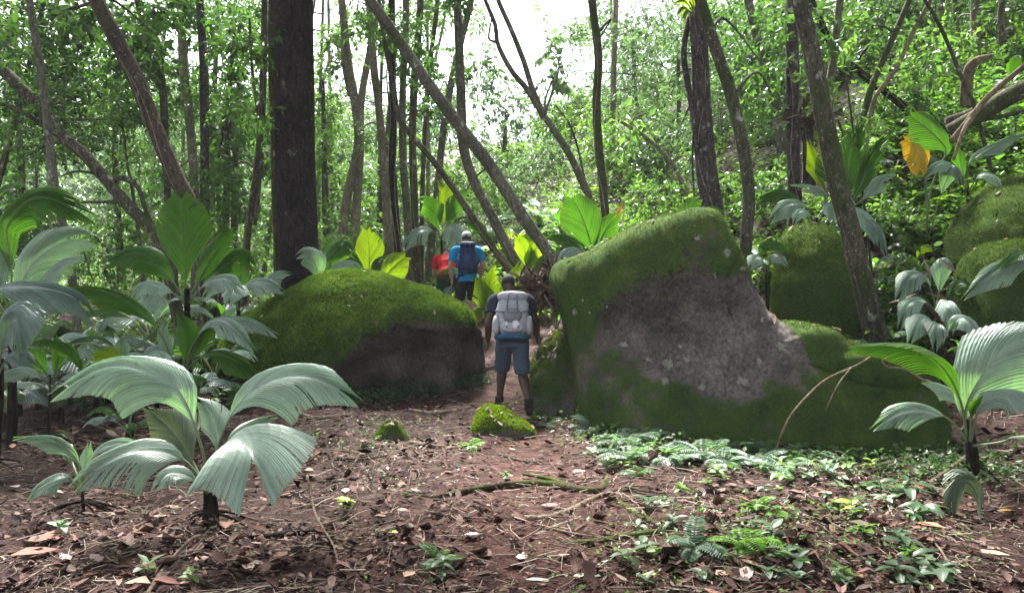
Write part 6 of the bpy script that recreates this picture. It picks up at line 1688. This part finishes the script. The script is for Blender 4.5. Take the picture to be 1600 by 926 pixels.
def person(label, loc, yaw, J, skin, shirt_c, shorts_c, shoe_c, hair_c, hem=.50, sleeve=.6, cap=None, sock_c=None, voxel=.009):
    """J: joints in the person's own frame (x right, y ahead, z up, feet at 0)"""
    ca, sa = math.cos(yaw), math.sin(yaw)
    def W(p):
        p = np.asarray(p, float)
        return np.stack([p[..., 0] * ca - p[..., 1] * sa, p[..., 0] * sa + p[..., 1] * ca, p[..., 2]], -1) + np.asarray(loc)
    j = {k: np.array(v, float) for k, v in J.items()}
    root = thing('person', label, 'person', loc)
    pv, ch, nk, hd = j['pelvis'], j['chest'], j['neck'], j['head']
    ax = unit(nk - pv)
    hips_y, hips_z = pv[1], pv[2]
    # ---- body
    body = []
    def trunk_loft(g):
        sp = [pv - ax * .10, pv, (pv + ch) / 2, ch, nk - ax * .06, nk]
        rr = [(.155, .115), (.165, .12), (.14, .105), (.165, .115), (.13, .085), (.065, .06)]
        th = np.linspace(0, 2 * math.pi, 24, endpoint=False)
        fw = unit(np.cross(ax, (-1, 0, 0))) * 1.0
        V = np.vstack([c + (np.cos(th)[:, None] * np.array((1, 0, 0)) * (a + g) + np.sin(th)[:, None] * fw * (b + g)) for c, (a, b) in zip(sp, rr)])
        n, sd_ = len(sp), 24
        i, k = np.meshgrid(np.arange(n - 1), np.arange(sd_), indexing='ij')
        q = np.stack([i * sd_ + k, i * sd_ + (k + 1) % sd_, (i + 1) * sd_ + (k + 1) % sd_, (i + 1) * sd_ + k], -1).reshape(-1, 4)
        V = np.vstack([V, sp[0], sp[-1]]); k = np.arange(sd_)
        t = np.vstack([np.stack([np.full(sd_, n * sd_), (k + 1) % sd_, k], 1), np.stack([np.full(sd_, n * sd_ + 1), (n - 1) * sd_ + k, (n - 1) * sd_ + (k + 1) % sd_], 1)])
        return V, [q, t]
    body.append(trunk_loft(-.01))
    body.append(limb([nk - ax * .08, (nk + hd) / 2, hd], [.062, .055, .06]))
    hax = unit(hd - nk); fwd = unit(np.cross(np.array((1, 0, 0)), hax)) * -1
    if fwd[1] < 0: fwd = -fwd
    Rm = np.stack([np.array((1, 0, 0)), fwd, np.cross((1, 0, 0), fwd)], 1)
    H = lambda p: hd + Rm @ np.array(p, float)
    body.append(ellipsoid(hd, (.076, .098, .115), 24, 18, 2.1, Rm))
    body.append(ellipsoid(H((0, .045, -.07)), (.052, .055, .055), 16, 12, 2.2, Rm))           # jaw
    body.append(tube([H((0, .09, .02)), H((0, .115, -.025)), H((0, .09, -.035))], [.010, .014, .010], 8, 8, 0))   # nose
    body.append(tube([H((-.022, .088, -.062)), H((0, .096, -.06)), H((.022, .088, -.062))], [.006, .009, .006], 8, 6, 0))  # lips
    for s in (-1, 1):
        body.append(ellipsoid(H((s * .078, -.005, -.005)), (.012, .022, .034), 10, 8, 2, Rm))
    for s, nm in ((-1, 'l'), (1, 'r')):
        sh, el, wr = j['sh' + nm], j['el' + nm], j['wr' + nm]
        body.append(limb([nk - ax * .08 + (s * .05, 0, 0), sh, (sh + el) / 2, el, (el * .6 + wr * .4), wr], [.058, .064, .055, .045, .047, .031]))
        body += hand(wr, unit(wr - el), s)
        hp, kn, an = j['hip' + nm], j['kn' + nm], j['an' + nm]
        body.append(limb([hp + (0, 0, .04), hp, (hp + kn) / 2, kn, kn * .65 + an * .35, kn * .2 + an * .8, an], [.088, .096, .082, .062, .066, .045, .042]))
        body.append(limb([an + (0, -.04, -.03), an + (0, .08, -.045), an + (0, .15, -.055)], [.035, .035, .025]))
    V, Fs = remesh(body, voxel)
    part('body', W(V), Fs, M[skin], root)
    # ---- shirt
    sp = [trunk_loft(.022)]
    for s, nm in ((-1, 'l'), (1, 'r')):
        sh, el = j['sh' + nm], j['el' + nm]
        e = sh + (el - sh) * sleeve
        sp.append(limb([nk - ax * .07 + (s * .05, 0, 0), sh, e], [.064, .084, .076]))
    V, Fs = remesh(sp, .012, 5)
    V = V + (0.013 * fbm(V * (9, 9, 16), 3, 3))[:, None] * unit(V - V.mean(0))
    top_cut = nk + ax * .0
    part('shirt', W(V), Fs, M[shirt_c], root)
    # ---- shorts
    sp = [trunk_loft(.022)]
    keepz = pv[2] + .10
    lo_ = [loft([(pv[0], pv[1], pv[2] - .12, .165, .13), (pv[0], pv[1], pv[2], .182, .142), (pv[0], pv[1] + .01, pv[2] + .08, .168, .132)])]
    for s, nm in ((-1, 'l'), (1, 'r')):
        hp, kn = j['hip' + nm], j['kn' + nm]
        e = hp + (kn - hp) * hem
        lo_.append(limb([hp + (0, 0, .03), (hp + e) / 2, e], [.108, .105, .100]))
    V, Fs = remesh(lo_, .012, 5)
    V = V + (0.016 * fbm(V * (14, 14, 7), 9, 3))[:, None] * unit(V - V.mean(0)) * np.array((1, 1, .2))
    part('shorts', W(V), Fs, M[shorts_c], root)
    # ---- shoes
    for s, nm in ((-1, 'l'), (1, 'r')):
        an = j['an' + nm]; pt = j.get('toe' + nm, an + (0, .17, -.06))
        V, Fs = remesh([limb([an + (0, -.055, -.05), an * .5 + pt * .5 + (0, 0, -.005), pt], [.054, .054, .042]), limb([an + (0, -.01, .05), an + (0, -.01, -.04)], [.054, .058])], .008, 3)
        sh_ = part('shoe', W(V), Fs, M[shoe_c], root)
        b = [an + (0, -.075, -.083), (an + pt) / 2 + (0, 0, -.045), pt + (0, .025, -.022)]
        V, Fs = tube(b, [.034, .042, .03], 14, 10, 0)
        part('sole', W(V), Fs, M['rubber'], sh_)
        if sock_c:
            part('sock', W(limb([an + (0, -.002, -.02), an + (j['kn' + nm] - an) * .22], [.046, .045])[0]), limb([an, an + (0, 0, .1)], [.04, .04])[1], M[sock_c], root)
    # ---- hair
    V, Fs = ellipsoid(H((0, -.012, .018)), (.084, .100, .112), 26, 18, 2.1, Rm)
    loc_ = (V - hd) @ Rm
    f = loc_[:, 1] > .05 + .3 * np.clip(loc_[:, 2] - .03, 0, 1) 
    low = loc_[:, 2] < -.045
    sc_ = np.where(f & (loc_[:, 2] < .07) | low, .80, 1.0)
    V = hd + (loc_ * sc_[:, None] + (0.004 * fbm(loc_ * 60, 2, 2))[:, None]) @ Rm.T
    part('hair', W(V), Fs, M[hair_c], root)
    for s in (-1, 1):
        part('eye', W(ellipsoid(H((s * .03, .082, .012)), (.013, .010, .009), 10, 8)[0]), ellipsoid((0, 0, 0), (1, 1, 1), 10, 8)[1], M['eye'], root)
    if cap:
        V, Fs = ellipsoid(H((0, -.005, .045)), (.092, .110, .088), 28, 16, 2.2, Rm)
        l_ = (V - hd) @ Rm; l_[:, 2] = np.maximum(l_[:, 2], .022)
        c_ = part('cap', W(hd + l_ @ Rm.T), Fs, M[cap], root)
        bv, bf = ellipsoid(H((0, .13, .028)), (.075, .075, .010), 20, 8, 2.4, Rm)
        part('brim', W(bv), bf, M[cap], c_)
        part('strap_opening', W(ellipsoid(H((0, -.105, .036)), (.032, .012, .016), 14, 8, 2.4, Rm)[0]), ellipsoid((0, 0, 0), (1, 1, 1), 14, 8)[1], M[hair_c], c_)
    return root, W

M['skin_dark'] = plain('skin_dark', (0.055, 0.03, 0.022), .5, .4, .1, 30, .05)
M['skin_light'] = plain('skin_light', (0.42, 0.24, 0.17), .5, .4, .08, 30, .05)
M['shirt_navy'] = plain('shirt_navy', (0.022, 0.025, 0.038), .85, .2, .25, 25)
M['shirt_blue'] = plain('shirt_blue', (0.012, 0.21, 0.46), .8, .2, .15, 20)
M['shirt_red'] = plain('shirt_red', (0.55, 0.02, 0.025), .8, .2, .2, 20)
M['denim'] = plain('denim', (0.055, 0.075, 0.115), .85, .2, .3, 35, .3)
M['cloth_black'] = plain('cloth_black', (0.016, 0.015, 0.022), .85, .2, .2, 25)
M['cloth_green'] = plain('cloth_green', (0.02, 0.06, 0.04), .85, .2, .2, 25)
M['shoe_dark'] = plain('shoe_dark', (0.02, 0.016, 0.016), .7, .3, .3, 40)
M['rubber'] = plain('rubber', (0.025, 0.02, 0.02), .8, .2)
M['hair_black'] = plain('hair_black', (0.009, 0.008, 0.008), .7, .3, .3, 80, .6)
M['hair_brown'] = plain('hair_brown', (0.03, 0.02, 0.014), .6, .3, .3, 80, .5)
M['cap_pale'] = plain('cap_pale', (0.55, 0.55, 0.62), .8, .2, .1)
M['eye'] = plain('eye', (0.5, 0.48, 0.45), .2, .5)
M['sock_yellow'] = plain('sock_yellow', (0.5, 0.36, 0.12), .9, .1)
M['pack_grey'] = plain('pack_grey', (0.33, 0.335, 0.375), .75, .3, .18, 22, .3)
M['pack_dark'] = plain('pack_dark', (0.10, 0.11, 0.135), .75, .3, .2, 22)
M['pack_mid'] = plain('pack_mid', (0.15, 0.155, 0.175), .6, .4, .2, 22)
M['pack_blue'] = plain('pack_blue', (0.02, 0.05, 0.14), .7, .3, .25, 22)
M['pack_navy'] = plain('pack_navy', (0.018, 0.028, 0.085), .7, .3, .25, 22)
M['belt_blue'] = plain('belt_blue', (0.03, 0.10, 0.19), .7, .3, .2)
M['buckle'] = plain('buckle', (0.55, 0.55, 0.58), .4, .5)

wx, wy = 0.0, 9.5
wz = gz(wx, wy)
walker, WW = person('man in dark shirt and denim shorts walking away with a big grey backpack', (wx, wy, wz), 0.0, dict(
    pelvis=(.01, -.03, .95), chest=(0, .08, 1.26), neck=(-.015, .17, 1.46), head=(-.05, .25, 1.60),
    shl=(-.21, .13, 1.41), ell=(-.29, .02, 1.13), wrl=(-.30, .12, .89), shr=(.20, .12, 1.40), elr=(.30, .10, 1.13), wrr=(.32, .27, .93),
    hipl=(-.09, -.03, .90), knl=(-.125, .22, .53), anl=(-.16, .24, .12 + gz(-.16, 9.74) - wz), hipr=(.10, -.03, .90), knr=(.13, -.03, .50), anr=(.20, -.36, .20), toer=(.205, -.24, .06)),
    'skin_dark', 'shirt_navy', 'denim', 'shoe_dark', 'hair_black', hem=1.0, sleeve=.62)

def backpack(label, W, base, c, half, tilt, mats, detail=True):
    """c: centre of the pack in the wearer's frame"""
    main, pocket, trim, strap = (M[m] for m in mats)
    root = thing('backpack', label, 'backpack', base)
    Rm = rot_xyz(tilt, 0, 0)
    c = np.array(c, float); hx, hy, hz = half
    Q = lambda p: c + Rm @ np.array(p, float)
    def el(name, p, r, mat, pw=3.2, parent=root, nu=26, nv=18, wr=0.0):
        V, Fs = ellipsoid(Q(p), r, nu, nv, pw, Rm)
        if wr: V = V + unit(V - Q(p)) * (wr * fbm(V * 11, 4, 3))[:, None]
        return part(name, W(V), Fs, mat, parent)
    el('main_compartment', (0, 0, 0), (hx * .9, hy, hz), main, 2.7, nu=40, nv=30, wr=.035)
    lid = el('lid', (0, -.01, hz * .92), (hx * .82, hy * .95, hz * .26), main, 2.8, wr=.015)
    fp = el('front_pocket', (0, -hy * .95, -hz * .08), (hx * .50, hy * .42, hz * .36), pocket, 2.3)
    lp = el('lower_pocket', (0, -hy * .85, -hz * .62), (hx * .62, hy * .38, hz * .26), main, 3.2, wr=.01)
    for s in (-1, 1):
        el('side_pocket', (s * hx * .88, -hy * .1, -hz * .45), (hx * .2, hy * .7, hz * .46), main if detail else pocket, 2.6, wr=.01)
        part('compression_strap', W(tube([Q((s * hx * .93, 0, hz * .25)), Q((s * hx * .78, -hy * .95, hz * .15)), Q((s * hx * .42, -hy * 1.15, hz * .05))], [.009, .009], 12, 6, 0)[0]), tube([(0, 0, 0), (0, 0, 1), (0, 1, 2)], [.009, .009], 12, 6, 0)[1], trim, root)
        part('shoulder_strap', W(tube([Q((s * hx * .45, hy * .6, hz * .95)), Q((s * hx * .62, hy * 1.9, hz * 1.0)), Q((s * hx * .8, hy * 2.9, hz * .55)), Q((s * hx * .95, hy * 2.6, -hz * .1)), Q((s * hx * .9, hy * .7, -hz * .6))], [.022, .028, .026, .018, .012], 26, 8, 0)[0]),
             tube([(0, 0, i) for i in range(5)], [.02] * 5, 26, 8, 0)[1], strap, root)
        part('strap', W(tube([Q((s * hx * .22, -hy * 1.02, hz * 1.0)), Q((s * hx * .26, -hy * 1.28, hz * .5)), Q((s * hx * .30, -hy * 1.15, -hz * .2)), Q((s * hx * .3, -hy * 1.22, -hz * .7))], [.010, .010], 18, 6, 0)[0]), tube([(0, 0, i) for i in range(4)], [.01, .01], 18, 6, 0)[1], trim, root)
        if detail:
            el('buckle', (s * hx * .30, -hy * 1.30, -hz * .52), (.016, .010, .026), M['buckle'], 3)
    part('hip_belt', W(tube([Q((-hx * .9, hy * 1.0, -hz * .93)), Q((-hx * .5, -hy * .2, -hz * .98)), Q((hx * .5, -hy * .2, -hz * .98)), Q((hx * .9, hy * 1.0, -hz * .93))], [.03, .045, .045, .03], 20, 10, 0)[0]), tube([(0, 0, i) for i in range(4)], [.03] * 4, 20, 10, 0)[1], strap, root)
    part('haul_loop', W(tube([Q((-.04, hy * .6, hz * 1.1)), Q((0, hy * .5, hz * 1.3)), Q((.04, hy * .6, hz * 1.1))], [.007, .007], 12, 6, 0)[0]), tube([(0, 0, i) for i in range(3)], [.007] * 2, 12, 6, 0)[1], trim, root)
    if detail:
        el('pocket_zip', (0, -hy * 1.34, hz * .02), (hx * .30, hy * .06, .006), trim, 3)
        el('loose_flap', (hx * .16, -hy * 1.2, -hz * .52), (hx * .15, hy * .05, hz * .2), M['buckle'], 4)
        el('shade_panel', (-hx * .14, -hy * 1.15, -hz * .52), (hx * .14, hy * .05, hz * .2), trim, 4)
    return root
backpack('big light grey hiking backpack worn by the walking man', WW, (wx, wy - .12, wz + .95), (.005, -.115, 1.215), (.225, .125, .255), -.26, ('pack_grey', 'pack_mid', 'pack_dark', 'belt_blue'))

bx, by = at(729, 0, 13.8)[0], 13.8
bz = gz(bx, by)
man, WB = person('hiker in bright blue shirt, black shorts and pale cap, seen from behind', (bx, by, bz), 0.05, dict(
    pelvis=(0, 0, .97), chest=(0, .03, 1.28), neck=(0, .05, 1.50), head=(0, .08, 1.65),
    shl=(-.20, .04, 1.44), ell=(-.29, .0, 1.17), wrl=(-.27, .08, .92), shr=(.20, .04, 1.44), elr=(.30, -.02, 1.17), wrr=(.25, .10, .95),
    hipl=(-.10, 0, .92), knl=(-.12, .12, .50), anl=(-.13, .10, .11), hipr=(.10, 0, .92), knr=(.12, .02, .50), anr=(.13, -.10, .11)),
    'skin_light', 'shirt_blue', 'cloth_black', 'shoe_dark', 'hair_brown', hem=.88, sleeve=.75, cap='cap_pale', sock_c='sock_yellow')
backpack('small navy daypack worn by the blue-shirted hiker', WB, (bx, by - .1, bz + 1.0), (.02, -.15, 1.30), (.17, .095, .245), -.06, ('pack_navy', 'pack_blue', 'pack_blue', 'pack_navy'), detail=False)

rx, ry = at(699, 0, 15.2)[0], 15.2
rz = gz(rx, ry)
person('stooping hiker in red shirt half hidden beside the blue-shirted hiker', (rx, ry, rz), 0.15, dict(
    pelvis=(0, 0, .84), chest=(0, .17, 1.05), neck=(0, .36, 1.20), head=(0, .50, 1.25),
    shl=(-.19, .31, 1.15), ell=(-.24, .40, .88), wrl=(-.18, .55, .72), shr=(.19, .31, 1.15), elr=(.24, .40, .88), wrr=(.18, .55, .72),
    hipl=(-.10, 0, .80), knl=(-.12, .20, .46), anl=(-.13, .06, .11 + gz(rx - .13, ry + .06) - rz), hipr=(.10, 0, .80), knr=(.12, .26, .47), anr=(.13, .22, .11 + gz(rx + .13, ry + .22) - rz)),
    'skin_light', 'shirt_red', 'cloth_green', 'shoe_dark', 'hair_brown', hem=.85, sleeve=.7)

# ------------------------------------------------------------------ humid air between the trees
HAZE = 0.0007
if HAZE:
    V = np.array([(x, y, z) for x in (-70, 70) for y in (-8, 120) for z in (-2.5, 30)], float)
    Fq = np.array([[0, 1, 3, 2], [4, 6, 7, 5], [0, 4, 5, 1], [2, 3, 7, 6], [0, 2, 6, 4], [1, 5, 7, 3]])
    m, n, l, out = new_mat('humid_air')
    pv = n.new('ShaderNodeVolumePrincipled')
    pv.inputs['Color'].default_value = (0.93, 0.97, 1.0, 1)
    pv.inputs['Density'].default_value = HAZE
    l.new(pv.outputs[0], out.inputs['Volume'])
    hz_ = part('haze', V, [Fq], m, smooth=False)
    hz_['kind'] = 'stuff'
